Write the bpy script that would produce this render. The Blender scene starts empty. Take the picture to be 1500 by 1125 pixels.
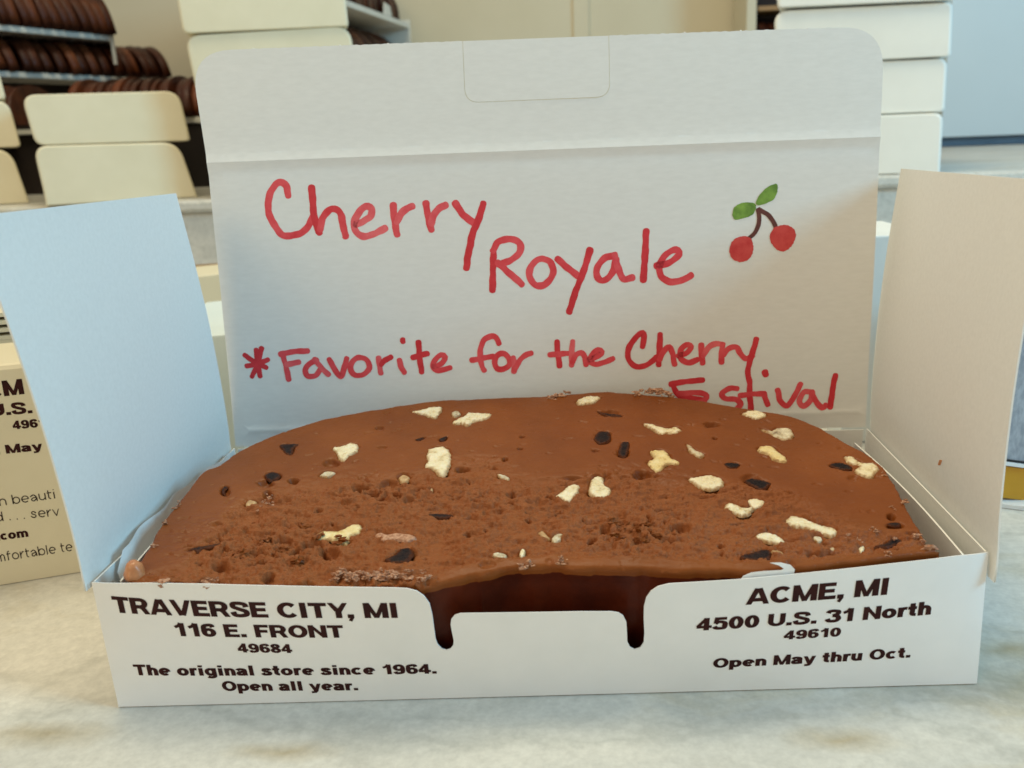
import bpy, bmesh, math, random
import numpy as np
from mathutils import Vector, Matrix
from mathutils.geometry import delaunay_2d_cdt

random.seed(7)
rng = np.random.default_rng(7)
scene = bpy.context.scene
COL = scene.collection

# ------------------------------------------------------------------ camera
CAM = np.array([0.00458, -0.18457, 0.12699])
PITCH, YAW, ROLL, FPX = -0.27016, 0.04855, 0.03888, 1329.56     # focal length in pixels of a 1500 px wide frame
cy, sy, cp, sp, cr, sr = (math.cos(YAW), math.sin(YAW), math.cos(PITCH), math.sin(PITCH), math.cos(ROLL), math.sin(ROLL))
RM = (np.array([[cy, -sy, 0], [sy, cy, 0], [0, 0, 1]]) @ np.array([[1, 0, 0], [0, cp, -sp], [0, sp, cp]])
      @ np.array([[cr, 0, sr], [0, 1, 0], [-sr, 0, cr]]))
cam_d = bpy.data.cameras.new('camera')
cam = bpy.data.objects.new('camera', cam_d)
COL.objects.link(cam)
cam_d.sensor_width = 36.0
cam_d.lens = 36.0 * FPX / 1500
cam_d.clip_start, cam_d.clip_end = 0.01, 50
m4 = Matrix([[RM[i, 0], RM[i, 2], -RM[i, 1], CAM[i]] for i in range(3)] + [[0, 0, 0, 1]])
cam.matrix_world = m4
cam_d.dof.use_dof = True
cam_d.dof.focus_distance = 0.235
cam_d.dof.aperture_fstop = 24.0
scene.camera = cam

# ------------------------------------------------------------------ world and lamps
world = bpy.data.worlds.new('World')
scene.world = world
world.use_nodes = True
wb = world.node_tree.nodes['Background']
wb.inputs[0].default_value = (1.0, 0.96, 0.87, 1)
wb.inputs[1].default_value = 0.41

def area(name, loc, target, size, color, energy):
    d = bpy.data.lights.new(name, 'AREA')
    d.shape = 'SQUARE'
    d.size = size
    d.color = color
    d.energy = energy
    o = bpy.data.objects.new(name, d)
    COL.objects.link(o)
    o.location = loc
    o.rotation_euler = (Vector(target) - Vector(loc)).to_track_quat('-Z', 'Y').to_euler()
    return o

tgt = Vector((0, 0.06, 0.06))
area('window_light', tgt + 1.3 * Vector((1, -0.32, 0.50)).normalized(), tgt, 0.42, (0.28, 0.70, 1.0), 11.5)
area('ceiling_light', (-0.15, 0.20, 1.15), (0, 0.03, 0), 0.50, (1.0, 0.89, 0.62), 9.0)
area('room_light', (-0.80, -1.20, 0.80), (0.05, 0.05, 0.06), 0.8, (1.0, 0.79, 0.47), 7.4)

vs = scene.view_settings
vs.view_transform = 'Standard'
vs.look = 'None'
vs.exposure = 0.0
vs.gamma = 1.0
vs.use_curve_mapping = False
scene.cycles.max_bounces = 8

# ------------------------------------------------------------------ measuring helpers (photo pixel -> point on a real surface)
def ray(px, py):
    return RM @ np.array([(px - 750) / FPX, 1.0, -(py - 562.5) / FPX])

def hit(px, py, p, n):
    d = ray(px, py)
    s = ((np.asarray(p, float) - CAM) @ np.asarray(n, float)) / (d @ np.asarray(n, float))
    return CAM + s * d

def atz(px, py, z): return hit(px, py, (0, 0, z), (0, 0, 1))
def aty(px, py, y): return hit(px, py, (0, y, 0), (0, 1, 0))

def project(P):
    q = (np.asarray(P) - CAM) @ RM
    return 750 + FPX * q[:, 0] / q[:, 1], 562.5 - FPX * q[:, 2] / q[:, 1]

# ------------------------------------------------------------------ numpy noise
_perm = rng.permutation(512)
_grad = rng.normal(size=(512, 3))
_grad /= np.linalg.norm(_grad, axis=1)[:, None]

def _h(i, j, k):
    return _perm[(_perm[(_perm[i % 512] + j) % 512] + k) % 512]

def perlin(P):
    P = np.asarray(P, float)
    I = np.floor(P).astype(int)
    F = P - I
    U = F * F * F * (F * (F * 6 - 15) + 10)
    out = 0
    for dx in (0, 1):
        for dy in (0, 1):
            for dz in (0, 1):
                g = _grad[_h(I[:, 0] + dx, I[:, 1] + dy, I[:, 2] + dz)]
                d = F - np.array([dx, dy, dz])
                w = (np.where(dx, U[:, 0], 1 - U[:, 0]) * np.where(dy, U[:, 1], 1 - U[:, 1]) * np.where(dz, U[:, 2], 1 - U[:, 2]))
                out = out + w * (g * d).sum(1)
    return out

def fbm(P, oct=4, gain=0.5):
    s, a = 0, 1.0
    for o in range(oct):
        s = s + a * perlin(np.asarray(P) * 2.0 ** o + 17.3 * o)
        a *= gain
    return s

def worley(P):
    P = np.asarray(P, float)
    I = np.floor(P).astype(int)
    best = np.full(len(P), 9.0)
    for dx in (-1, 0, 1):
        for dy in (-1, 0, 1):
            c = I[:, :2] + np.array([dx, dy])
            hh = _h(c[:, 0], c[:, 1], np.zeros(len(P), int))
            f = c + 0.5 + 0.45 * np.stack([_grad[hh, 0], _grad[hh, 1]], 1)
            best = np.minimum(best, np.hypot(P[:, 0] - f[:, 0], P[:, 1] - f[:, 1]))
    return best

def sstep(a, b, x):
    t = np.clip((x - a) / (b - a), 0, 1)
    return t * t * (3 - 2 * t)

# ------------------------------------------------------------------ object helpers
def wloc(o):
    v = Vector((0, 0, 0))
    while o is not None:
        v = v + o.location
        o = o.parent
    return v

def tag(o, label=None, cat=None, group=None, kind=None):
    if label: o['label'] = label
    if cat: o['category'] = cat
    if group: o['group'] = group
    if kind: o['kind'] = kind
    return o

def thing(name, loc, label, cat, group=None):
    o = bpy.data.objects.new(name, None)
    o.empty_display_size = 0.01
    COL.objects.link(o)
    o.location = loc
    return tag(o, label, cat, group)

def mesh_obj(name, verts, faces, mats, parent=None, smooth=False, fmats=None, loc=None):
    """verts in world coordinates"""
    if not isinstance(mats, (list, tuple)): mats = [mats]
    V = np.asarray([tuple(v) for v in verts], float)
    if parent is not None: off = np.array(wloc(parent))
    elif loc is not None: off = np.array(loc, float)
    else: off = np.array([(V[:, 0].min() + V[:, 0].max()) / 2, (V[:, 1].min() + V[:, 1].max()) / 2, V[:, 2].min()])
    me = bpy.data.meshes.new(name)
    me.from_pydata((V - off).tolist(), [], [list(f) for f in faces])
    for m in mats: me.materials.append(m)
    if fmats is not None: me.polygons.foreach_set('material_index', np.asarray(fmats, dtype=np.int32))
    if smooth is True: me.polygons.foreach_set('use_smooth', [True] * len(me.polygons))
    elif smooth is not False: me.polygons.foreach_set('use_smooth', list(smooth))
    me.update()
    o = bpy.data.objects.new(name, me)
    COL.objects.link(o)
    if parent is not None: o.parent = parent
    else: o.location = off
    return o

def densify(pts, step):
    out = []
    n = len(pts)
    for i in range(n):
        a, b = np.asarray(pts[i], float), np.asarray(pts[(i + 1) % n], float)
        k = max(1, int(math.ceil(np.linalg.norm(b - a) / step)))
        for j in range(k): out.append(a + (b - a) * j / k)
    return np.array(out)

def inside(P, poly):
    x, y = P[:, 0], P[:, 1]
    r = np.zeros(len(P), bool)
    n = len(poly)
    for i in range(n):
        x0, y0 = poly[i]; x1, y1 = poly[(i + 1) % n]
        if y0 == y1: continue
        c = ((y0 > y) != (y1 > y)) & (x < (x1 - x0) * (y - y0) / (y1 - y0) + x0)
        r ^= c
    return r

def bdist(P, poly):
    d = np.full(len(P), 1e9)
    n = len(poly)
    for i in range(n):
        a = poly[i]; e = poly[(i + 1) % n] - a
        L = e @ e
        if L < 1e-18: continue
        t = np.clip(((P - a) @ e) / L, 0, 1)
        q = P - a - t[:, None] * e
        d = np.minimum(d, np.hypot(q[:, 0], q[:, 1]))
    return d

def tri2d(poly, step, extra=None, jitter=0.0):
    """triangulate a 2-D outline with interior points; returns points, triangles, ordered boundary indices"""
    poly = np.asarray(poly, float)
    lo, hi = poly.min(0), poly.max(0)
    gx = np.arange(lo[0] + step * 0.5, hi[0], step)
    gy = np.arange(lo[1] + step * 0.5, hi[1], step)
    G = np.stack(np.meshgrid(gx, gy), -1).reshape(-1, 2)
    if jitter: G = G + rng.uniform(-jitter, jitter, G.shape) * step
    if extra is not None: G = np.concatenate([G, np.asarray(extra, float)])
    G = G[inside(G, poly)]
    if len(G): G = G[bdist(G, poly) > step * 0.35]
    S = 1000.0
    pts = [Vector(p * S) for p in np.concatenate([poly, G])]
    n = len(poly)
    r = delaunay_2d_cdt(pts, [(i, (i + 1) % n) for i in range(n)], [], 1, 1e-7)
    V = np.array([v[:] for v in r[0]]) / S
    F = [tuple(f) for f in r[2]]
    ang = 0
    for f in F[:20]:
        a, b, c = V[f[0]], V[f[1]], V[f[2]]
        ang += (b[0] - a[0]) * (c[1] - a[1]) - (b[1] - a[1]) * (c[0] - a[0])
    if ang < 0: F = [f[::-1] for f in F]
    # boundary edges, directed
    ed = {}
    for f in F:
        for k in range(3): ed[(f[k], f[(k + 1) % 3])] = 1
    bd = [(a, b) for (a, b) in ed if (b, a) not in ed]
    return V, F, bd

def sheet_geo(poly, fmap, t, step, extra=None, edge_step=None):
    """cardboard sheet: outline in surface coordinates mapped by fmap(u, v, off)"""
    P = densify(poly, edge_step or step)
    V, F, bd = tri2d(P, step, extra)
    A = [fmap(u, v, 0.0) for u, v in V]
    B = [fmap(u, v, -t) for u, v in V]
    n = len(V)
    faces = list(F) + [tuple(i + n for i in f[::-1]) for f in F]
    sm = [True] * len(faces)
    base = 2 * n
    idx = {}
    ev = []
    for a, b in bd:                       # edge strip has its own verts so the rim shades crisp
        for i in (a, b):
            if i not in idx:
                idx[i] = base + len(ev)
                ev += [A[i], B[i]]
        faces.append((idx[a], idx[a] + 1, idx[b] + 1, idx[b]))
        sm.append(True)
    return A + B + ev, faces, sm

def planar(o, u, v, n):
    o, u, v, n = (np.asarray(k, float) for k in (o, u, v, n))
    return lambda a, b, off: o + a * u + b * v + off * n

def rounded(pts, radii, k=6):
    """polygon with rounded corners"""
    out = []
    n = len(pts)
    for i in range(n):
        p = np.asarray(pts[i], float); r = radii[i] if isinstance(radii, (list, tuple)) else radii
        if r <= 0: out.append(p); continue
        a = np.asarray(pts[i - 1], float) - p; b = np.asarray(pts[(i + 1) % n], float) - p
        la, lb = np.linalg.norm(a), np.linalg.norm(b)
        rr = min(r, la * 0.5, lb * 0.5)
        p0, p1 = p + a / la * rr, p + b / lb * rr
        for j in range(k + 1):
            s = j / k
            out.append((1 - s) ** 2 * p0 + 2 * s * (1 - s) * p + s * s * p1)
    return out

class Geo:
    def __init__(s): s.v, s.f, s.m, s.s = [], [], [], []
    def add(s, v, f, m=0, sm=False):
        b = len(s.v)
        s.v += [tuple(x) for x in v]
        s.f += [tuple(i + b for i in q) for q in f]
        s.m += [m] * len(f)
        s.s += list(sm) if isinstance(sm, (list, tuple)) else [sm] * len(f)
    def build(s, name, mats, parent=None, loc=None):
        return mesh_obj(name, s.v, s.f, mats, parent, s.s, s.m, loc)

def prism(front, depth_vec, bevel=0.0):
    """closed solid from a planar outline (world points) pushed along depth_vec, with an optional chamfered rim"""
    F = [np.asarray(p, float) for p in front]
    n = len(F)
    d = np.asarray(depth_vec, float)
    c = sum(F) / n
    rings = []
    if bevel > 0:
        du = d / np.linalg.norm(d)
        ins = [p + (c - p) / np.linalg.norm(c - p) * bevel for p in F]
        rings = [ins, [p + (q - p) * 0.3 + du * bevel * 0.3 for p, q in zip(F, ins)], [p + du * bevel for p in F], [p + d for p in F]]
    else:
        rings = [F, [p + d for p in F]]
    V = [p for r in rings for p in r]
    faces = [tuple(range(n))]
    for k in range(len(rings) - 1):
        for i in range(n):
            j = (i + 1) % n
            faces.append((k * n + i, (k + 1) * n + i, (k + 1) * n + j, k * n + j))
    faces.append(tuple((len(rings) - 1) * n + i for i in range(n))[::-1])
    # orient outward
    nrm = np.cross(F[1] - F[0], F[2] - F[0])
    a = np.zeros(3)
    for i in range(n): a += np.cross(F[i] - c, F[(i + 1) % n] - c)
    if a @ d > 0: faces = [f[::-1] for f in faces]
    return V, faces

def box_geo(x0, x1, y0, y1, z0, z1):
    V = [(x, y, z) for z in (z0, z1) for y in (y0, y1) for x in (x0, x1)]
    F = [(0, 2, 3, 1), (4, 5, 7, 6), (0, 1, 5, 4), (2, 6, 7, 3), (0, 4, 6, 2), (1, 3, 7, 5)]
    return V, F

def spline(pts, step=0.0006, closed=False):
    """Catmull-Rom through 2-D points"""
    P = [np.asarray(p, float) for p in pts]
    if len(P) == 1: return np.array(P)
    out = []
    n = len(P)
    rngi = range(n if closed else n - 1)
    for i in rngi:
        p1, p2 = P[i], P[(i + 1) % n]
        p0 = P[i - 1] if (closed or i > 0) else 2 * p1 - p2
        p3 = P[(i + 2) % n] if (closed or i + 2 < n) else 2 * p2 - p1
        k = max(2, int(np.linalg.norm(p2 - p1) / step))
        for j in range(k):
            t = j / k
            out.append(0.5 * (2 * p1 + (p2 - p0) * t + (2 * p0 - 5 * p1 + 4 * p2 - p3) * t * t + (3 * p1 - p0 - 3 * p2 + p3) * t ** 3))
    if not closed: out.append(P[-1])
    return np.array(out)

# ------------------------------------------------------------------ materials
def mat(name):
    m = bpy.data.materials.new(name)
    m.use_nodes = True
    nt = m.node_tree
    return m, nt, nt.nodes['Principled BSDF']

def nd(nt, kind, **kw):
    n = nt.nodes.new(kind)
    for k, v in kw.items(): setattr(n, k, v)
    return n

def ramp(nt, fac, stops):
    r = nd(nt, 'ShaderNodeValToRGB')
    els = r.color_ramp.elements
    while len(els) < len(stops): els.new(0.5)
    for e, (p, c) in zip(els, stops):
        e.position = p
        e.color = (*c, 1)
    nt.links.new(fac, r.inputs[0])
    return r.outputs[0]

def noise(nt, scale, detail=4, rough=0.5, stretch=(1, 1, 1), vec='Object'):
    tc = nd(nt, 'ShaderNodeTexCoord')
    mp = nd(nt, 'ShaderNodeMapping')
    mp.inputs['Scale'].default_value = stretch
    nt.links.new(tc.outputs[vec], mp.inputs[0])
    n = nd(nt, 'ShaderNodeTexNoise')
    n.inputs['Scale'].default_value = scale
    n.inputs['Detail'].default_value = detail
    n.inputs['Roughness'].default_value = rough
    nt.links.new(mp.outputs[0], n.inputs[0])
    return n.outputs[0]

def bump(nt, b, h, strength, dist):
    n = nd(nt, 'ShaderNodeBump')
    n.inputs['Strength'].default_value = strength
    n.inputs['Distance'].default_value = dist
    nt.links.new(h, n.inputs['Height'])
    nt.links.new(n.outputs[0], b.inputs['Normal'])

def simple(name, c1, c2, scale=60, rough=0.5, bscale=None, bstr=0.2, bdist=0.0003, stretch=(1, 1, 1), lo=0.35, hi=0.65, spec=0.5, detail=4):
    m, nt, b = mat(name)
    nt.links.new(ramp(nt, noise(nt, scale, detail, 0.55, stretch), [(lo, c1), (hi, c2)]), b.inputs['Base Color'])
    b.inputs['Roughness'].default_value = rough
    b.inputs['Specular IOR Level'].default_value = spec
    if bscale: bump(nt, b, noise(nt, bscale, 5, 0.6, stretch), bstr, bdist)
    return m

M_in = simple('uncoated_cardboard', (0.700, 0.695, 0.665), (0.740, 0.735, 0.705), 900, 0.75, 1300, 0.13, 0.0001, (0.3, 1, 1), 0.3, 0.7, 0.25)
M_out = simple('coated_cardboard', (0.76, 0.765, 0.76), (0.80, 0.80, 0.795), 90, 0.42, 300, 0.1, 0.00012, (1, 1, 1), 0.3, 0.7, 0.4)
M_text = simple('maroon_print', (0.022, 0.003, 0.003), (0.036, 0.005, 0.004), 300, 0.5, spec=0.15)
M_text2 = simple('dark_print', (0.02, 0.012, 0.01), (0.03, 0.014, 0.012), 300, 0.5, spec=0.15)
M_cream = simple('cream_carton', (0.66, 0.61, 0.45), (0.70, 0.65, 0.49), 30, 0.55, 200, 0.08, 0.0003)
M_white = simple('white_carton', (0.74, 0.76, 0.73), (0.78, 0.80, 0.77), 30, 0.55, 200, 0.08, 0.0003)
M_bluelight_carton = simple('white_carton_bluelight_tint', (0.62, 0.72, 0.74), (0.66, 0.76, 0.78), 30, 0.55)  # white card with bluish window light mixed into its base colour
M_shelfwhite = simple('white_shelf_paint', (0.62, 0.61, 0.55), (0.70, 0.69, 0.63), 25, 0.45)
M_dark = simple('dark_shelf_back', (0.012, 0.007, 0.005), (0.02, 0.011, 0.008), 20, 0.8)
M_wall = simple('beige_wall_paint', (0.53, 0.48, 0.35), (0.57, 0.52, 0.39), 6, 0.6, 150, 0.08, 0.0006)
M_bluelight_wall = simple('white_panel_bluelight_tint', (0.52, 0.60, 0.635), (0.57, 0.65, 0.685), 4, 0.45)  # white paint; the blue cast of the window light is put into the colour
def slice_mat():
    m, nt, b = mat('dark_fudge')
    c = ramp(nt, noise(nt, 60, 5, 0.6), [(0.32, (0.020, 0.004, 0.002)), (0.68, (0.085, 0.022, 0.007))])
    oi = nd(nt, 'ShaderNodeObjectInfo')
    t = ramp(nt, oi.outputs['Random'], [(0.0, (0.6, 0.55, 0.5)), (0.6, (1, 1, 1)), (1.0, (1.9, 2.0, 1.8))])
    mx = nd(nt, 'ShaderNodeMixRGB', blend_type='MULTIPLY'); mx.inputs[0].default_value = 1
    nt.links.new(c, mx.inputs[1]); nt.links.new(t, mx.inputs[2])
    nt.links.new(mx.outputs[0], b.inputs['Base Color'])
    b.inputs['Roughness'].default_value = 0.45
    b.inputs['Specular IOR Level'].default_value = 0.25
    bump(nt, b, noise(nt, 160, 5, 0.6), 0.6, 0.0014)
    return m
M_slice = slice_mat()
M_wood = simple('brown_wood', (0.20, 0.10, 0.03), (0.30, 0.17, 0.06), 40, 0.5, stretch=(0.2, 1, 1))
M_yellow = simple('yellow_card', (0.52, 0.25, 0.008), (0.60, 0.30, 0.012), 40, 0.5)
M_grey = simple('grey_weave', (0.28, 0.30, 0.34), (0.42, 0.44, 0.48), 900, 0.7, stretch=(1, 1, 0.4))
M_bluedark = simple('slate_blue_skirting', (0.06, 0.10, 0.15), (0.09, 0.14, 0.20), 20, 0.4)
M_black = simple('black_trim', (0.01, 0.01, 0.012), (0.015, 0.015, 0.018), 40, 0.5)

def marker(name, a, b_, scale=140):
    m, nt, b = mat(name)
    nt.links.new(ramp(nt, noise(nt, scale, 5, 0.65), [(0.35, a), (0.65, b_)]), b.inputs['Base Color'])
    b.inputs['Roughness'].default_value = 0.6
    return m
M_red = [marker('red_marker', (0.62, 0.025, 0.038), (0.74, 0.080, 0.095)),
         marker('red_marker_wet', (0.52, 0.010, 0.020), (0.66, 0.032, 0.045)),
         marker('red_marker_dry', (0.66, 0.045, 0.065), (0.78, 0.14, 0.15))]
M_leaf = marker('green_marker', (0.10, 0.20, 0.02), (0.22, 0.38, 0.05), 260)
M_stem = marker('brown_marker', (0.07, 0.015, 0.01), (0.15, 0.035, 0.022))
M_cher = marker('cherry_marker', (0.50, 0.02, 0.02), (0.60, 0.06, 0.05), 300)

def fudge_mat():
    m, nt, b = mat('chocolate_cherry_fudge')
    torn = nd(nt, 'ShaderNodeAttribute', attribute_name='torn').outputs['Fac']
    big = noise(nt, 42, 6, 0.62)
    fine = noise(nt, 1100, 4, 0.7, (0.45, 1, 1))
    c1 = ramp(nt, big, [(0.30, (0.150, 0.038, 0.005)), (0.50, (0.182, 0.048, 0.007)), (0.70, (0.212, 0.059, 0.010))])
    c2 = ramp(nt, fine, [(0.30, (0.74, 0.64, 0.60)), (0.44, (1, 1, 1)), (0.58, (1.05, 1.08, 1.2)), (0.72, (1.35, 1.6, 2.4))])
    amt = nd(nt, 'ShaderNodeMath', operation='MULTIPLY_ADD')
    nt.links.new(torn, amt.inputs[0]); amt.inputs[1].default_value = 0.36; amt.inputs[2].default_value = 0.14
    tm = nd(nt, 'ShaderNodeMath', operation='MULTIPLY'); nt.links.new(torn, tm.inputs[0]); tm.inputs[1].default_value = 0.85
    tc_ = nd(nt, 'ShaderNodeMixRGB'); nt.links.new(tm.outputs[0], tc_.inputs[0]); nt.links.new(c1, tc_.inputs[1]); tc_.inputs[2].default_value = (0.260, 0.080, 0.022, 1)
    c1 = tc_.outputs[0]
    mx = nd(nt, 'ShaderNodeMixRGB', blend_type='MULTIPLY')
    nt.links.new(amt.outputs[0], mx.inputs[0]); nt.links.new(c1, mx.inputs[1]); nt.links.new(c2, mx.inputs[2])
    nt.links.new(mx.outputs[0], b.inputs['Base Color'])
    nt.links.new(ramp(nt, noise(nt, 120, 3), [(0.3, (0.34,) * 3), (0.7, (0.52,) * 3)]), b.inputs['Roughness'])
    b.inputs['Specular IOR Level'].default_value = 0.20
    n = nd(nt, 'ShaderNodeBump')
    st = nd(nt, 'ShaderNodeMath', operation='MULTIPLY_ADD')
    nt.links.new(torn, st.inputs[0]); st.inputs[1].default_value = 0.55; st.inputs[2].default_value = 0.15
    nt.links.new(st.outputs[0], n.inputs['Strength'])
    n.inputs['Distance'].default_value = 0.0006
    nt.links.new(noise(nt, 1700, 6, 0.72, (0.22, 1, 1)), n.inputs['Height'])
    nt.links.new(n.outputs[0], b.inputs['Normal'])
    return m
M_fudge = fudge_mat()
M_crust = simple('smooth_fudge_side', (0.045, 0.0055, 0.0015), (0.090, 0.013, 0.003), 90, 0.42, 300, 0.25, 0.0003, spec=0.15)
M_crumb = simple('pale_fudge_crumb', (0.25, 0.095, 0.042), (0.50, 0.275, 0.165), 1400, 0.6, 1200, 0.5, 0.0003)
def nut_mat(name, a, b_, c):
    m, nt, b = mat(name)
    nt.links.new(ramp(nt, noise(nt, 420, 6, 0.7), [(0.30, a), (0.45, b_), (0.66, c)]), (mx := nd(nt, 'ShaderNodeMixRGB')).inputs[1])
    nt.links.new(nd(nt, 'ShaderNodeAttribute', attribute_name='rim').outputs['Fac'], mx.inputs[0])
    mx.inputs[2].default_value = (0.33, 0.165, 0.05, 1)
    nt.links.new(mx.outputs[0], b.inputs['Base Color'])
    b.inputs['Roughness'].default_value = 0.5
    b.inputs['Subsurface Weight'].default_value = 0.15
    b.inputs['Subsurface Radius'].default_value = (1, 0.7, 0.35)
    b.inputs['Subsurface Scale'].default_value = 0.0008
    bump(nt, b, noise(nt, 900, 5, 0.65), 0.9, 0.0006)
    return m
M_nut = [nut_mat('pale_nut', (0.44, 0.30, 0.13), (0.72, 0.62, 0.40), (0.80, 0.73, 0.55)),
         nut_mat('yellow_nut', (0.45, 0.28, 0.09), (0.70, 0.55, 0.25), (0.77, 0.66, 0.39)),
         nut_mat('grey_nut', (0.20, 0.13, 0.08), (0.50, 0.42, 0.28), (0.72, 0.66, 0.50)),
         nut_mat('buried_nut', (0.30, 0.16, 0.06), (0.42, 0.25, 0.11), (0.55, 0.38, 0.20))]
M_cherry, nt_, b_ = mat('dried_cherry')
nt_.links.new(ramp(nt_, noise(nt_, 500, 4, 0.6), [(0.35, (0.006, 0.004, 0.006)), (0.65, (0.022, 0.010, 0.009))]), (mx_ := nd(nt_, 'ShaderNodeMixRGB')).inputs[1])
nt_.links.new(nd(nt_, 'ShaderNodeAttribute', attribute_name='rim').outputs['Fac'], mx_.inputs[0])
mx_.inputs[2].default_value = (0.085, 0.022, 0.006, 1)
nt_.links.new(mx_.outputs[0], b_.inputs['Base Color'])
b_.inputs['Roughness'].default_value = 0.5
b_.inputs['Specular IOR Level'].default_value = 0.12
bump(nt_, b_, noise(nt_, 700, 5, 0.6), 0.7, 0.0006)
M_orange = simple('amber_nut_chunk', (0.36, 0.12, 0.04), (0.58, 0.27, 0.12), 160, 0.35, 300, 0.4, 0.0006)

def wax_mat():
    m, nt, b = mat('wax_paper')
    b.inputs['Base Color'].default_value = (0.80, 0.80, 0.78, 1)
    b.inputs['Roughness'].default_value = 0.32
    b.inputs['Transmission Weight'].default_value = 0.0
    b.inputs['Alpha'].default_value = 0.94
    bump(nt, b, noise(nt, 60, 3), 0.3, 0.002)
    return m
M_wax = wax_mat()

def marble_mat():
    m, nt, b = mat('grey_beige_marble')
    tc = nd(nt, 'ShaderNodeTexCoord')
    warp = nd(nt, 'ShaderNodeTexNoise'); warp.inputs['Scale'].default_value = 9; warp.inputs['Detail'].default_value = 6
    nt.links.new(tc.outputs['Object'], warp.inputs[0])
    mixv = nd(nt, 'ShaderNodeMixRGB', blend_type='ADD'); mixv.inputs[0].default_value = 0.10
    nt.links.new(tc.outputs['Object'], mixv.inputs[1]); nt.links.new(warp.outputs['Color'], mixv.inputs[2])
    mp = nd(nt, 'ShaderNodeMapping'); mp.inputs['Scale'].default_value = (0.45, 1.3, 1)
    mp.inputs['Rotation'].default_value = (0, 0, 0.18)
    nt.links.new(mixv.outputs[0], mp.inputs[0])
    big = nd(nt, 'ShaderNodeTexNoise'); big.inputs['Scale'].default_value = 16; big.inputs['Detail'].default_value = 8; big.inputs['Roughness'].default_value = 0.6
    nt.links.new(mp.outputs[0], big.inputs[0])
    c = ramp(nt, big.outputs[0], [(0.28, (0.475, 0.475, 0.445)), (0.45, (0.555, 0.545, 0.50)), (0.58, (0.595, 0.58, 0.53)), (0.75, (0.64, 0.62, 0.565))])
    # rusty streaks
    mp2 = nd(nt, 'ShaderNodeMapping'); mp2.inputs['Scale'].default_value = (0.5, 1.7, 1); mp2.inputs['Location'].default_value = (0.31, 0.52, 0)
    nt.links.new(mixv.outputs[0], mp2.inputs[0])
    st = nd(nt, 'ShaderNodeTexNoise'); st.inputs['Scale'].default_value = 11; st.inputs['Detail'].default_value = 7; st.inputs['Roughness'].default_value = 0.62
    nt.links.new(mp2.outputs[0], st.inputs[0])
    sm = ramp(nt, st.outputs[0], [(0.54, (0, 0, 0)), (0.70, (1, 1, 1))])
    mx = nd(nt, 'ShaderNodeMixRGB'); nt.links.new(sm, mx.inputs[0]); nt.links.new(c, mx.inputs[1])
    mx.inputs[2].default_value = (0.45, 0.395, 0.28, 1)
    prev = mx.outputs[0]
    for (px, py, sx, sy) in ((1235, 1082, 0.0150, 0.0055), (1478, 952, 0.010, 0.004), (420, 1100, 0.016, 0.004), (60, 1075, 0.02, 0.006)):
        q = atz(px, py, 0)
        ms = nd(nt, 'ShaderNodeMapping'); ms.vector_type = 'TEXTURE'
        ms.inputs['Location'].default_value = (q[0], q[1] + 0.22, 0.0); ms.inputs['Scale'].default_value = (sx, sy, 1)
        nt.links.new(tc.outputs['Object'], ms.inputs[0])
        wv = nd(nt, 'ShaderNodeMixRGB', blend_type='ADD'); wv.inputs[0].default_value = 1.6
        sb = nd(nt, 'ShaderNodeVectorMath', operation='SUBTRACT'); sb.inputs[1].default_value = (0.5, 0.5, 0.5)
        ns = nd(nt, 'ShaderNodeTexNoise'); ns.inputs['Scale'].default_value = 120; ns.inputs['Detail'].default_value = 5
        nt.links.new(tc.outputs['Object'], ns.inputs[0]); nt.links.new(ns.outputs['Color'], sb.inputs[0])
        nt.links.new(ms.outputs[0], wv.inputs[1]); nt.links.new(sb.outputs[0], wv.inputs[2])
        ln2 = nd(nt, 'ShaderNodeVectorMath', operation='LENGTH')
        flat = nd(nt, 'ShaderNodeVectorMath', operation='MULTIPLY'); flat.inputs[1].default_value = (1, 1, 0)
        nt.links.new(wv.outputs[0], flat.inputs[0]); nt.links.new(flat.outputs[0], ln2.inputs[0])
        mk = ramp(nt, ln2.outputs['Value'], [(0.0, (0.75, 0.75, 0.75)), (0.55, (0.3, 0.3, 0.3)), (1.0, (0, 0, 0))])
        m2 = nd(nt, 'ShaderNodeMixRGB'); nt.links.new(mk, m2.inputs[0]); nt.links.new(prev, m2.inputs[1])
        m2.inputs[2].default_value = (0.36, 0.29, 0.17, 1)
        prev = m2.outputs[0]
    # thin veins: ridged noise
    vn = nd(nt, 'ShaderNodeTexNoise'); vn.inputs['Scale'].default_value = 22; vn.inputs['Detail'].default_value = 5
    nt.links.new(mp.outputs[0], vn.inputs[0])
    sub = nd(nt, 'ShaderNodeMath', operation='SUBTRACT'); sub.inputs[1].default_value = 0.5; nt.links.new(vn.outputs[0], sub.inputs[0])
    ab = nd(nt, 'ShaderNodeMath', operation='ABSOLUTE'); nt.links.new(sub.outputs[0], ab.inputs[0])
    vm = ramp(nt, ab.outputs[0], [(0.0, (0.72, 0.73, 0.72)), (0.035, (1, 1, 1))])
    mu = nd(nt, 'ShaderNodeMixRGB', blend_type='MULTIPLY'); mu.inputs[0].default_value = 0.42
    nt.links.new(prev, mu.inputs[1]); nt.links.new(vm, mu.inputs[2])
    gr = ramp(nt, noise(nt, 420, 3, 0.7), [(0.3, (0.84, 0.84, 0.84)), (0.7, (1.09, 1.09, 1.09))])
    mg = nd(nt, 'ShaderNodeMixRGB', blend_type='MULTIPLY'); mg.inputs[0].default_value = 0.8
    nt.links.new(mu.outputs[0], mg.inputs[1]); nt.links.new(gr, mg.inputs[2])
    nt.links.new(mg.outputs[0], b.inputs['Base Color'])
    b.inputs['Roughness'].default_value = 0.42
    b.inputs['Specular IOR Level'].default_value = 0.35
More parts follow.
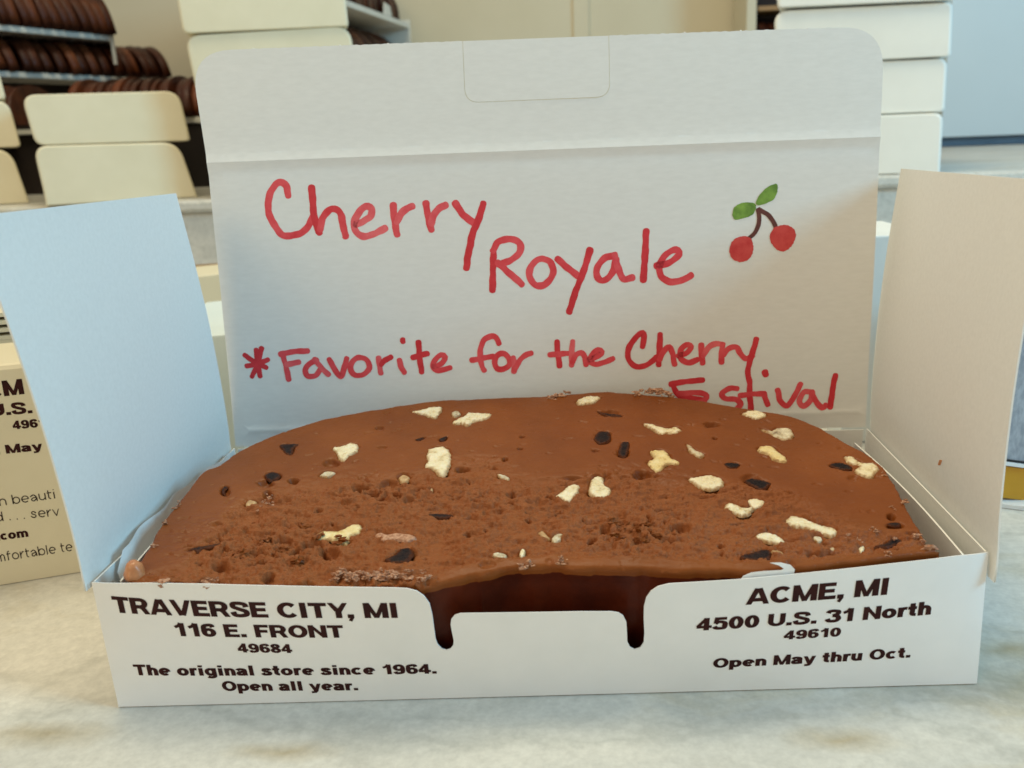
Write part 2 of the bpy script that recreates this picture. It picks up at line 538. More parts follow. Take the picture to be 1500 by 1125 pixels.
    bump(nt, b, noise(nt, 300, 4), 0.08, 0.0003)
    return m
M_marble = marble_mat()

# ------------------------------------------------------------------ setting: counter, ledge, walls
LEDGE_Y, LEDGE_Z, WALL_Y = 0.46, 0.0895, 1.02
g = Geo(); g.add(*box_geo(-1.6, 1.6, -0.9, LEDGE_Y - 0.0005, -0.03, 0))
tag(g.build('counter', M_marble), kind='structure')
g = Geo()
g.add(*box_geo(-1.6, 1.6, LEDGE_Y, WALL_Y + 0.2, -0.03, LEDGE_Z - 0.009))
g.add(*prism([(-1.6, LEDGE_Y - 0.006, LEDGE_Z - 0.006), (-1.6, LEDGE_Y - 0.004, LEDGE_Z - 0.0085), (-1.6, LEDGE_Y + 0.75, LEDGE_Z - 0.0085),
              (-1.6, LEDGE_Y + 0.75, LEDGE_Z), (-1.6, LEDGE_Y - 0.004, LEDGE_Z), (-1.6, LEDGE_Y - 0.006, LEDGE_Z - 0.002)], (3.2, 0, 0)))
tag(g.build('marble_ledge', M_marble), 'grey marble ledge running along the counter behind the boxes', 'ledge', kind='structure')
xb = aty(1386, 100, WALL_Y - 0.03)[0]
g = Geo()
xs = aty(840, 10, WALL_Y)[0]; xs2 = aty(862, 10, WALL_Y)[0]
g.add(*box_geo(-1.6, xs, WALL_Y, WALL_Y + 0.04, LEDGE_Z, 1.4))
g.add(*box_geo(xs, xs2, WALL_Y - 0.004, WALL_Y + 0.04, LEDGE_Z, 1.4))
g.add(*box_geo(xs2, xb, WALL_Y, WALL_Y + 0.04, LEDGE_Z, 1.4))
tag(g.build('back_wall', M_wall), 'beige painted wall with a vertical batten behind the shop shelves', 'wall', kind='structure')
g = Geo()
g.add(*box_geo(xb, 1.6, WALL_Y - 0.03, WALL_Y + 0.04, LEDGE_Z + 0.012, 1.4))
g.add(*box_geo(xb, 1.6, WALL_Y - 0.018, WALL_Y + 0.04, LEDGE_Z + 0.0005, LEDGE_Z + 0.0118), m=1)
tag(g.build('side_wall_panel', [M_bluelight_wall, M_bluedark]), 'white wall panel with painted-in blue light right of the white box stack', 'wall panel', kind='structure')

# ------------------------------------------------------------------ the open candy box
HB = 0.0335
BL, BR = atz(345, 655, HB), atz(1268, 626, HB)
FL, FR = atz(134, 853, HB), atz(1448, 809, HB)
BFL, BFR = atz(174, 1037, 0), atz(1431, 1003, 0)
T = 0.00042
candy_box = thing('candy_box', (0.0, 0.045, 0.0), 'open white candy box with hand lettered lid holding the fudge slab', 'candy box')

# front panel: a sheet bowed outwards by the slab behind it
def yb(x): return BFL[1] + (BFR[1] - BFL[1]) * (x - BFL[0]) / (BFR[0] - BFL[0])
def ytop(x):
    lin = FL[1] + (FR[1] - FL[1]) * (x - FL[0]) / (FR[0] - FL[0])
    return lin - 0.0088 * max(0.0, 1 - (x / 0.0998) ** 2) ** 0.75
def front_map(x, z, off):
    k = z / HB
    y = yb(x) * (1 - k) + ytop(x) * k
    return np.array([x, y - off, z + off * 0.2])
def front_uv(px, py):
    y = -0.005
    for _ in range(25):
        P = aty(px, py, y)
        y = front_map(P[0], P[2], 0)[1]
    return np.array([P[0], P[2]])
outl = [(134, 853), (220, 854), (300, 855.5), (400, 858), (500, 860), (575, 861), (596, 862), (610, 865.5), (621, 873), (629, 884), (633, 900), (635.5, 918),
        (638, 936), (641, 944), (647, 950), (654, 952), (660, 950), (664, 945), (664.5, 938), (662, 926), (660, 915), (661, 907), (666, 901), (674, 898.5),
        (760, 897.5), (850, 896), (896, 896), (906, 897.5), (913, 902), (917.5, 911), (918.5, 928), (919, 940), (923, 948), (930, 951), (938, 948.5), (943, 941),
        (944, 928), (943, 905), (943.5, 888), (947, 875), (954, 865.5), (964, 859), (980, 855), (1080, 849), (1150, 842.5), (1200, 837.5), (1300, 826.5), (1400, 814.5), (1448, 809),
        (1431, 1003), (174, 1037)]
fuv = [front_uv(*p) for p in outl]
fuv[-1] = np.array([BFL[0], 0.0003]); fuv[-2] = np.array([BFR[0], 0.0003])
g = Geo()
v, f, sm = sheet_geo(fuv, front_map, T, 0.004, edge_step=0.0016)
g.add(v, f, 0, sm)

def _arc(cx, cy_, rx, ry, a0, a1, n=14):
    return [(cx + rx * math.cos(math.radians(a0 + (a1 - a0) * i / n)), cy_ + ry * math.sin(math.radians(a0 + (a1 - a0) * i / n))) for i in range(n + 1)]

def glyph(ch, v, h):
    """advance width and pen strokes (points, closed, clip low, clip high, width factor) of a grotesque letter, capitals 1 high"""
    X = 0.73
    st = lambda x, y0=0, y1=1: ([(x, y0), (x, y1)], False, -1, 2, 1)
    S = lambda pts, lo=-1, hi=2, k=1: ([tuple(q) for q in spline(pts, 0.05)], False, lo, hi, k)
    L = lambda pts, lo=-1, hi=2, k=1: (pts, False, lo, hi, k)
    E = lambda cx, cy_, rx, ry: (_arc(cx, cy_, rx, ry, 0, 360, 32)[:-1], True, -1, 2, 1)
    r = X / 2
    if ch == ' ': return 0.36, []
    if ch == '.': return 0.04 + 2 * v, [L([(0.02 + v, 0), (0.02 + v, 2 * h * 1.15)])]
    if ch == ',': return 0.04 + 2 * v, [L([(0.02 + v, 0), (0.02 + v, 2 * h * 1.15)]), L([(0.02 + v * 1.35, 0.03), (v * 0.7, -0.2)], k=0.6)]
    if ch == 'T': return 0.86, [L([(0, 1 - h), (0.86, 1 - h)]), st(0.43, 0, 1 - h)]
    if ch == 'I': return 2 * v + 0.12, [st(v + 0.06)]
    if ch == 'E': return 0.82, [st(v), L([(v, 1 - h), (0.79, 1 - h)]), L([(v, 0.51), (0.74, 0.51)]), L([(v, h), (0.82, h)])]
    if ch == 'F': return 0.78, [st(v), L([(v, 1 - h), (0.77, 1 - h)]), L([(v, 0.49), (0.70, 0.49)])]
    if ch == 'R': return 0.95, [st(v), L([(v, 1 - h), (0.52, 1 - h)] + _arc(0.52, (1 - h + 0.45) / 2, 0.84 - v - 0.46, (1 - h - 0.45) / 2, 80, -80, 10) + [(0.52, 0.45), (v, 0.45)]), L([(0.50, 0.46), (0.62, 0.38), (0.90 - v * 0.6, -0.05)], 0)]
    if ch == 'A': return 1.0, [L([(v * 0.62, -0.12), (0.5 - v * 0.25, 1.0)], 0, 1, 0.94), L([(1 - v * 0.62, -0.12), (0.5 + v * 0.25, 1.0)], 0, 1, 0.94), L([(0.26, 0.28), (0.74, 0.28)])]
    if ch == 'V': return 0.98, [L([(v * 0.7, 1.1), (0.49 - v * 0.2, 0)], 0, 1, 0.94), L([(0.98 - v * 0.7, 1.1), (0.49 + v * 0.2, 0)], 0, 1, 0.94)]
    if ch == 'Y': return 0.95, [L([(v * 0.8, 1.1), (0.475, 0.40)], 0, 1, 0.94), L([(0.95 - v * 0.8, 1.1), (0.475, 0.40)], 0, 1, 0.94), st(0.475, 0, 0.5)]
    if ch == 'M': return 1.14, [st(v), st(1.14 - v), L([(v * 1.2, 1.05), (0.57, -0.02)], 0, 1, 0.80), L([(1.14 - v * 1.2, 1.05), (0.57, -0.02)], 0, 1, 0.80)]
    if ch == 'N': return 0.98, [st(v), st(0.98 - v), L([(v * 1.0, 1.02), (0.98 - v * 1.0, -0.02)], 0, 1, 0.92)]
    if ch == 'U': return 0.94, [L([(v, 1)] + _arc(0.47, 0.40, 0.47 - v, 0.40 - h, 180, 360, 16) + [(0.94 - v, 1)])]
    if ch == 'O': return 1.04, [E(0.52, 0.5, 0.52 - v, 0.51 - h)]
    if ch == 'C': return 0.98, [L(_arc(0.52, 0.5, 0.52 - v, 0.51 - h, 42, 322, 26))]
    if ch == 'S': return 0.90, [S([(0.90 - v * 0.8, 0.66), (0.71, 0.84), (0.45, 1.01 - h), (0.19, 0.87), (0.17, 0.67), (0.44, 0.52), (0.73, 0.38), (0.72, 0.17), (0.46, h - 0.01), (0.19, 0.14), (v * 0.72, 0.34)])]
    if ch == '1': return 0.72, [st(0.72 - v - 0.08), S([(0.46, 1.0), (0.36, 0.82), (0.10, 0.68)], k=0.85)]
    if ch == '4': return 0.82, [st(0.80 - v - 0.12), L([(0.0, 0.28), (0.82, 0.28)]), L([(0.06, 0.30), (0.52, 1.03)], -1, 1, 0.8)]
    if ch == '5': return 0.80, [L([(0.17, 1 - h), (0.74, 1 - h)]), L([(0.22, 1.0), (0.155, 0.50)], k=0.85), S([(0.13, 0.50), (0.26, 0.60), (0.43, 0.63), (0.63, 0.53), (0.80 - v, 0.33), (0.60, 0.13), (0.38, h - 0.01), (0.18, 0.13), (v * 0.6, 0.27)])]
    if ch == '6': return 0.80, [E(0.41, 0.33, 0.40 - v, 0.34 - h), S([(0.76 - v * 0.6, 0.74), (0.60, 0.89), (0.42, 1.01 - h), (0.20, 0.82), (v, 0.52), (v, 0.34)])]
    if ch == '9': return 0.80, [E(0.39, 0.67, 0.40 - v, 0.34 - h), S([(0.04 + v * 0.6, 0.26), (0.20, 0.11), (0.38, h - 0.01), (0.60, 0.18), (0.80 - v, 0.48), (0.80 - v, 0.66)])]
    if ch == '8': return 0.80, [E(0.4, 0.745, 0.37 - v, 0.265 - h), E(0.4, 0.275, 0.40 - v, 0.285 - h)]
    if ch == '0': return 0.80, [E(0.4, 0.5, 0.40 - v, 0.51 - h)]
    if ch == '3': return 0.80, [S([(v * 0.7, 0.74), (0.18, 0.87), (0.40, 1.01 - h), (0.66, 0.82), (0.60, 0.62), (0.36, 0.53)]), S([(0.36, 0.53), (0.62, 0.46), (0.70, 0.28), (0.58, 0.12), (0.40, h - 0.01), (0.17, 0.14), (v * 0.6, 0.30)])]
    if ch == 'i': return 2 * v + 0.12, [st(v + 0.06, 0, X), L([(v + 0.06, 1 - 2 * h * 0.85), (v + 0.06, 1)])]
    if ch == 'l': return 2 * v + 0.12, [st(v + 0.06)]
    if ch in 'hn': return 0.76, [st(v + 0.02, 0, 1 if ch == 'h' else X), L([(v + 0.02, 0.42)] + _arc(0.40, 0.40, 0.36 - v, X + 0.01 - h - 0.40, 165, 0, 12) + [(0.76 - v, 0)])]
    if ch == 'u': return 0.76, [st(0.74 - v, 0, X), L([(v, X)] + _arc(0.36, 0.33, 0.36 - v, 0.34 - h, 180, 345, 12))]
    if ch == 'm': return 1.12, [st(v + 0.02, 0, X)] + [L([(x0, 0.42)] + _arc(x0 + 0.22, 0.42, 0.22, X + 0.01 - h - 0.42, 160, 0, 10) + [(x0 + 0.44, 0)]) for x0 in (v + 0.02, v + 0.46)]
    if ch == 'r': return 0.52, [st(v + 0.02, 0, X), S([(v + 0.02, 0.36), (0.24, 0.55), (0.36, X + 0.01 - h), (0.52, X - h)])]
    if ch == 'o': return 0.82, [E(0.41, r, 0.41 - v, r + 0.01 - h)]
    if ch == 'e': return 0.80, [L([(v, r), (0.80 - v, r)], k=0.9), L(_arc(0.41, r, 0.41 - v, r + 0.01 - h, 0, 312, 24))]
    if ch == 'c': return 0.76, [L(_arc(0.41, r, 0.41 - v, r + 0.01 - h, 45, 315, 22))]
    if ch == 'a': return 0.78, [S([(v * 0.6, 0.51), (0.19, 0.61), (0.38, X + 0.01 - h), (0.58, 0.55), (0.74 - v, 0.34), (0.76 - v, 0.0)]), S([(0.72 - v, 0.41), (0.34, 0.37), (0.15, 0.27), (0.16, 0.13), (0.33, h - 0.01), (0.52, 0.14), (0.72 - v, 0.30)])]
    if ch == 's': return 0.72, [S([(0.68 - v * 0.7, 0.50), (0.52, 0.61), (0.36, X + 0.01 - h), (0.18, 0.60), (0.20, 0.46), (0.40, 0.37), (0.57, 0.27), (0.54, 0.12), (0.36, h - 0.01), (0.18, 0.11), (v * 0.6, 0.25)])]
    if ch == 't': return 0.50, [L([(0.10 + v, 0.96), (0.10 + v, 0.24)] + _arc(0.30 + v, 0.22, 0.20, 0.22 - h, 180, 275, 8)), L([(0, X - h), (0.48, X - h)])]
    if ch == 'f': return 0.48, [L([(0.08 + v, 0), (0.08 + v, 0.76)] + _arc(0.30 + v, 0.78, 0.22, 0.22 - h, 180, 90, 8)), L([(0, X - h), (0.46, X - h)])]
    if ch == 'p': return 0.82, [st(v, -0.27, X), E(0.43, r, 0.40 - v, r + 0.01 - h)]
    if ch == 'b': return 0.82, [st(v, 0, 1), E(0.43, r, 0.40 - v, r + 0.01 - h)]
    if ch == 'd': return 0.82, [st(0.82 - v, 0, 1), E(0.39, r, 0.40 - v, r + 0.01 - h)]
    if ch == 'g': return 0.82, [E(0.39, r, 0.40 - v, r + 0.01 - h), L([(0.80 - v, X), (0.80 - v, 0.02)] + _arc(0.40, -0.02, 0.40 - v, 0.25 - h, 0, -150, 12))]
    if ch == 'v': return 0.74, [L([(v * 0.7, X + .1), (0.37, 0)], 0, X, 0.94), L([(0.74 - v * 0.7, X + .1), (0.37, 0)], 0, X, 0.94)]
    if ch == 'y': return 0.78, [L([(v * 0.7, X + .1), (0.40, 0.0)], -0.1, X, 0.94), L([(0.78 - v * 0.7, X + .1), (0.44, 0.0), (0.36, -0.14), (0.25, -0.27 + h), (0.08, -0.27 + h)], -2, X, 0.94)]
    raise KeyError(ch)

def text_geo(body, heavy, spacing=1.0):
    v, h = (0.150, 0.108) if heavy else (0.058, 0.052)
    V, F, LY = [], [], []
    x0 = 0
    k = 0
    for ch in body:
        w, strokes = glyph(ch, v, h)
        if ch == ',' and x0 > 0 and prev_ == 'Y': x0 -= 0.14
        prev_ = ch
        for pts, closed, lo, hi, kf in strokes:
            P = np.array(pts, float) + (x0, 0)
            n = len(P)
            if closed: tan = np.roll(P, -1, 0) - np.roll(P, 1, 0)
            else:
                d = np.diff(P, axis=0); d /= np.maximum(np.linalg.norm(d, axis=1), 1e-9)[:, None]
                tan = np.concatenate([d[:1], d[:-1] + d[1:], d[-1:]])
            tan = tan / np.maximum(np.linalg.norm(tan, axis=1), 1e-9)[:, None]
            nor = np.stack([-tan[:, 1], tan[:, 0]], 1)
            hw = np.sqrt((v * nor[:, 0]) ** 2 + (h * nor[:, 1]) ** 2) * kf
            A_, B_ = P + nor * hw[:, None], P - nor * hw[:, None]
            for Q in (A_, B_): Q[:, 1] = np.clip(Q[:, 1], lo, hi)
            b = len(V)
            for i in range(n): V += [A_[i], B_[i]]; LY += [k, k]
            for i in range(n if closed else n - 1):
                j = (i + 1) % n
                F.append((b + 2 * i + 1, b + 2 * j + 1, b + 2 * j, b + 2 * i))
            k = (k + 1) % 9
        x0 += w + (0.055 if heavy else 0.13) * spacing
    return np.array(V), F, np.array(LY)
def put_text(g, body, L, R, cap, fmap, m, bold=0.03, spacing=1.1, off=0.00007):
    """text whose left and right ends sit at surface points L, R and whose capitals are cap tall"""
    V, F, LY = text_geo(body, bold > 0.01, spacing)
    y0, y1 = 0.0, 1.0
    X = (V[:, 0] - V[:, 0].min()) / (V[:, 0].max() - V[:, 0].min())
    Y = (V[:, 1] - y0) / (y1 - y0)
    d = R - L
    up = np.array([-d[1], d[0]]) / np.linalg.norm(d)
    P = L[None, :] + X[:, None] * d[None, :] + Y[:, None] * cap * np.array([0.0, 1.0])
    W = [fmap(a, b, off + 0.000002 * k) for (a, b), k in zip(P, LY)]
    out = []
    for q in F:                          # every face looks the way the sheet looks
        ar = sum(P[q[i - 1]][0] * P[q[i]][1] - P[q[i]][0] * P[q[i - 1]][1] for i in range(len(q)))
        if abs(ar) > 1e-16: out.append(q if ar > 0 else q[::-1])
    g.add(W, out, m)

lines = [('TRAVERSE CITY, MI', (168, 897), (583, 905), 22.5), ('116 E. FRONT', (258, 931.5), (505, 934), 18.5), ('49684', (349, 955.5), (429, 956.5), 13),
         ('The original store since 1964.', (198, 989), (640, 986.5), 14.5), ('Open all year.', (327, 1012), (525, 1011), 14),
         ('ACME, MI', (1092, 886), (1299, 871), 24), ('4500 U.S. 31 North', (1019, 924), (1363, 900), 18.5), ('49610', (1147, 937), (1231, 932), 13),
         ('Open May thru Oct.', (1044, 978.5), (1333, 963), 14.5)]
for s, l, r, c in lines:
    L, R = front_uv(*l), front_uv(*r)
    mid = ((l[0] + r[0]) / 2, (l[1] + r[1]) / 2)
    cap = front_uv(mid[0], mid[1] - c)[1] - front_uv(*mid)[1]
    put_text(g, s, L, R, cap, front_map, 1, 0.036, 1.0)
g.build('front_panel', [M_out, M_text], candy_box)

# walls, base
BBL = np.array([BL[0] + 0.0008, BL[1] - 0.0012, 0]); BBR = np.array([BR[0] - 0.0008, BR[1] - 0.0012, 0])
def quad_panel(name, a, b, c, d, t, m, parent, step=0.02, bow=0.0):
    """sheet a(bottom) b(bottom) c(top) d(top)"""
    a, b, c, d = (np.asarray(k, float) for k in (a, b, c, d))
    n = np.cross(b - a, d - a); n /= np.linalg.norm(n)
    def fm(u, v, off):
        return (a * (1 - u) + b * u) * (1 - v) + (d * (1 - u) + c * u) * v + n * (off + bow * math.sin(math.pi * u) * v)
    g = Geo()
    L = np.linalg.norm(b - a); H = np.linalg.norm(d - a)
    # use metric-ish steps through a unit square
    P = densify([(0, 0), (1, 0), (1, 1), (0, 1)], 0.05)
    V, F, bd = tri2d(P, 0.06)
    A = [fm(u, v, 0) for u, v in V]; B = [fm(u, v, -t) for u, v in V]
    k = len(V)
    g.add(A + B, list(F) + [tuple(i + k for i in f[::-1]) for f in F] + [(x, x + k, y + k, y) for x, y in bd], 0, False)
    return g.build(name, m, parent)
IN = np.array([0.0006, 0, 0])
yf = 0.0008
quad_panel('side_panel', (BFL[0] + 0.0003, yb(BFL[0]) + yf, 0.0004), BBL + (0.0002, 0, 0.0004), BL - (0, 0.0006, 0.0002), FL + (0.0004, yf, -0.0002), T, M_in, candy_box)
quad_panel('side_panel', BBR + (-0.0002, 0, 0.0004), (BFR[0] - 0.0003, yb(BFR[0]) + yf, 0.0004), FR + (-0.0004, yf, -0.0002), BR - (0, 0.0006, 0.0002), T, M_in, candy_box)
quad_panel('back_panel', BBL + (0.001, -0.0004, 0.0004), BBR + (-0.001, -0.0004, 0.0004), BR - (0.001, 0.001, 0.0004), BL - (-0.001, 0.001, 0.0004), T, M_in, candy_box)
g = Geo(); g.add(*prism([(BFL[0] + 0.001, yb(BFL[0]) + 0.001, 0.0001), (BFR[0] - 0.001, yb(BFR[0]) + 0.001, 0.0001), BBR + (-0.002, -0.001, 0.0001), BBL + (0.002, -0.001, 0.0001)], (0, 0, 0.0005)))
g.build('base_panel', M_in, candy_box)
# inner glued flaps leaning in from the side walls
ir0, ir1 = atz(1251, 649, HB - 0.0004), atz(1412, 816, HB - 0.0004)
quad_panel('inner_flap', (BR[0] - 0.0025, BR[1] - 0.002, 0.001), (FR[0] - 0.0035, 0.0045, 0.001), ir1, ir0, T, M_in, candy_box, bow=-0.0012)
il0, il1 = atz(352, 662, HB - 0.0006), atz(178, 851, HB - 0.0004)
quad_panel('inner_flap', (FL[0] + 0.004, 0.001, 0.001), (BL[0] + 0.003, BL[1] - 0.002, 0.001), il0, il1, T, M_in, candy_box, bow=-0.001)

# lid
uvec = (BR - BL) / np.linalg.norm(BR - BL)
LTH = 0.0664
up0 = np.array([0, math.sin(LTH), math.cos(LTH)])
ln = np.cross(uvec, up0); ln /= np.linalg.norm(ln)
lv = np.cross(ln, uvec)
lo = (BL + BR) / 2
if ln[1] > 0: ln = -ln
CRV = 0.0883
def lid_map(u, v, off):
    d = 0.0006 * math.exp(-((v - CRV) / 0.0016) ** 2) - 0.00018 * math.exp(-((v - CRV + 0.0028) / 0.0017) ** 2)
    d += 0.0003 * math.exp(-((v - 0.0052) / 0.0007) ** 2) * (1 if v < 0.02 else 0)
    if v > CRV: d -= 0.045 * (v - CRV)
    d += 0.0009 * math.sin((u / 0.1) * 1.6 + 0.6) * min(1, v / 0.05)
    return lo + uvec * u + lv * v + ln * (d + off)
def lid_uv(px, py):
    P = hit(px, py, lo, ln) - lo
    for _ in range(4):
        q = lid_map(P @ uvec, P @ lv, 0)
        P = hit(px, py, q, ln) - lo
    return np.array([P @ uvec, P @ lv])
g = Geo()
rows = [(x, CRV + k) for x in np.arange(-0.099, 0.099, 0.004) for k in (-0.0045, -0.0035, -0.0028, -0.0021, -0.0015, -0.001, -0.0005)]
rows += [(x, 0.0052 + k) for x in np.arange(-0.099, 0.099, 0.004) for k in (-0.0014, -0.0007, 0, 0.0007, 0.0014)]
lidpoly = [(-0.0998, 0.0002), (0.0998, 0.0002), (0.0999, 0.03), (0.1001, 0.06), (0.1001, CRV), (-0.0999, CRV), (-0.0998, 0.04)]
v, f, sm = sheet_geo(lidpoly, lid_map, T, 0.005, rows, 0.004)
g.add(v, f, 0, sm)

# marker writing as ribbons lying on the card
MARK = {'n': 0}
def stroke(g, pts, w, m, closed=False, fmap=lid_map, uv=lid_uv, scale=1.0, ox=0, oy=0):
    P = spline([uv(ox + x / scale, oy + y / scale) for x, y in pts], 0.0005, closed)
    MARK['n'] += 1
    off = 0.00003 + 0.0000012 * MARK['n']
    mm = 0.5 * (w / FPX) * 0.272
    ph = rng.uniform(0, 6, 3)
    if len(P) == 1 or np.linalg.norm(P[0] - P[-1]) + len(P) < 3:
        k = 16
        ring = [P[0] + mm * (1 + 0.1 * math.sin(3 * a + ph[0])) * np.array([math.cos(a), math.sin(a)]) for a in np.linspace(0, 2 * math.pi, k, endpoint=False)]
        g.add([fmap(a, b, off) for a, b in ring], [tuple(range(k))], m)
        return
    n = len(P)
    tan = np.gradient(P, axis=0)
    if closed: tan = (np.roll(P, -1, 0) - np.roll(P, 1, 0))
    tan /= np.maximum(np.linalg.norm(tan, axis=1), 1e-12)[:, None]
    nor = np.stack([-tan[:, 1], tan[:, 0]], 1)
    s = np.arange(n) * 0.0005
    wl = mm * (1 + 0.07 * np.sin(s * 900 + ph[0]) + 0.05 * np.sin(s * 2300 + ph[1]) + 0.06 * np.sin(s * 300 + ph[2]))
    wr = mm * (1 + 0.07 * np.sin(s * 1000 + ph[1]) + 0.05 * np.sin(s * 2100 + ph[2]))
    Lp, Rp = P + nor * wl[:, None], P - nor * wr[:, None]
    V = []
    for i in range(n): V += [fmap(*Lp[i], off), fmap(*P[i], off), fmap(*Rp[i], off)]
    F = []
    for i in range(n if closed else n - 1):
        j = (i + 1) % n
        F += [(3 * i + 1, 3 * i, 3 * j, 3 * j + 1)[::-1], (3 * i + 2, 3 * i + 1, 3 * j + 1, 3 * j + 2)[::-1]]
    if not closed:
        for (c, t, r, i0) in ((P[0], -tan[0], (wl[0] + wr[0]) / 2, 0), (P[-1], tan[-1], (wl[-1] + wr[-1]) / 2, n - 1)):
            a0 = math.atan2(t[1], t[0])
            arc = [c + r * np.array([math.cos(a0 + a), math.sin(a0 + a)]) * (0.92 if abs(a) < 0.6 else 1.0) for a in np.linspace(-math.pi / 2, math.pi / 2, 9)]
            b = len(V)
            V += [fmap(*q, off) for q in arc] + [fmap(*c, off)]
            F += [(b + k, b + k + 1, b + 9) for k in range(8)]
    g.add(V, F, m)

A = dict(scale=3.75, ox=360, oy=240)
W1 = 10.4
R0, R1, R2 = 1, 2, 3
for pts, m in [([(233, 175), (222, 122), (192, 100), (158, 122), (128, 185), (124, 255), (150, 325), (195, 385), (240, 396), (300, 380), (345, 340), (372, 285)], R0),
               ([(362, 132), (366, 190), (374, 270), (388, 340), (405, 378)], R1),
               ([(408, 360), (425, 295), (462, 250), (498, 250), (522, 280), (535, 340), (548, 398)], R0),
               ([(604, 332), (650, 312), (688, 285), (690, 248), (660, 233), (622, 265), (595, 325), (606, 372), (645, 398), (700, 386), (765, 354)], R2),
               ([(811, 228), (814, 290), (824, 345), (832, 388)], R0), ([(830, 320), (850, 278), (880, 250), (915, 233)], R2),
               ([(990, 218), (1000, 280), (1012, 330), (1020, 362)], R0), ([(1020, 325), (1040, 270), (1068, 240), (1098, 227)], R2),
               ([(1152, 218), (1190, 275), (1248, 322)], R0), ([(1305, 218), (1285, 290), (1248, 380), (1225, 480), (1212, 572)], R1)]:
    stroke(g, pts, W1, m, **A)
B = dict(scale=3.0, ox=700, oy=250)
for pts, m in [([(69, 358), (67, 430), (64, 525)], R1), ([(66, 352), (92, 312), (145, 300), (184, 322), (182, 362), (140, 395), (92, 412)], R0), ([(88, 405), (140, 452), (193, 500)], R0),
               ([(275, 388), (238, 415), (226, 460), (252, 502), (296, 500), (330, 452), (318, 402)], R0),
               ([(350, 388), (400, 432), (437, 462)], R0), ([(492, 350), (465, 440), (425, 545), (402, 620)], R1),
               ([(600, 373), (555, 385), (524, 430), (528, 472), (556, 482), (592, 445), (608, 390)], R0), ([(602, 368), (616, 425), (638, 475), (678, 470)], R2),
               ([(740, 266), (735, 360), (727, 480)], R1),
               ([(786, 418), (840, 405), (884, 368), (870, 347), (828, 368), (798, 418), (806, 464), (850, 490), (900, 480), (936, 460)], R0)]:
    stroke(g, pts, 10.0, m, closed=(pts[0] == (275, 388)), **B)
C_ = dict(scale=5.0, ox=340, oy=460)
for q in [(92, 300), (176, 262), (216, 252), (262, 334), (250, 392), (206, 455), (146, 458), (108, 380)]:
    stroke(g, [q, ((q[0] + 186) / 2, (q[1] + 358) / 2 + 3), (186, 358)], 8.0, R1, **C_)
for pts, m in [([(357, 294), (450, 276), (553, 270)], R0), ([(374, 300), (395, 385), (415, 478)], R0), ([(400, 370), (450, 360), (488, 352)], R2),
               ([(618, 338), (568, 362), (536, 412), (556, 455), (608, 452), (642, 410)], R0), ([(605, 332), (648, 385), (705, 442)], R2),
               ([(711, 332), (748, 398), (795, 460), (822, 395), (840, 325)], R0),
               ([(930, 318), (880, 350), (868, 408), (905, 448), (960, 442), (1003, 400), (990, 340)], R0),
               ([(1073, 322), (1080, 380), (1090, 432)], R2), ([(1092, 370), (1120, 338), (1163, 315)], R1),
               ([(1226, 338), (1240, 390), (1262, 428)], R0), ([(1250, 188), (1252, 202)], R1),
               ([(1365, 208), (1372, 310), (1388, 425)], R1), ([(1325, 318), (1380, 302), (1430, 290)], R1)]:
    stroke(g, pts, 8.6, m, closed=(pts[0] == (930, 318)), **C_)
C2 = dict(scale=3.0, ox=350, oy=420)
stroke(g, [(856, 350), (890, 338), (906, 310), (888, 300), (862, 322), (852, 350), (878, 368), (928, 356)], 8.6, R0, **C2)
D_ = dict(scale=5.0, ox=650, oy=460)
for pts, m in [([(404, 215), (385, 172), (350, 162), (300, 185), (272, 245), (268, 315), (280, 380), (297, 412)], R0), ([(207, 337), (280, 325), (360, 310)], R0),
               ([(432, 288), (392, 305), (372, 350), (390, 400), (435, 402), (478, 375), (474, 318)], R0), ([(508, 320), (520, 370), (514, 420)], R2),
               ([(518, 405), (560, 335), (600, 300), (640, 286)], R0), ([(830, 202), (835, 290), (848, 380)], R1), ([(778, 298), (860, 292), (945, 285)], R0),
               ([(945, 200), (938, 290), (936, 375)], R2), ([(942, 355), (968, 300), (1005, 282), (1030, 310), (1042, 370)], R0),
               ([(1065, 335), (1125, 312), (1158, 278), (1130, 262), (1088, 295), (1068, 340), (1110, 366), (1180, 352), (1238, 326)], R0)]:
    stroke(g, pts, 8.6, m, closed=(pts[0] == (432, 288)), **D_)
E_ = dict(scale=4.2857, ox=900, oy=460)
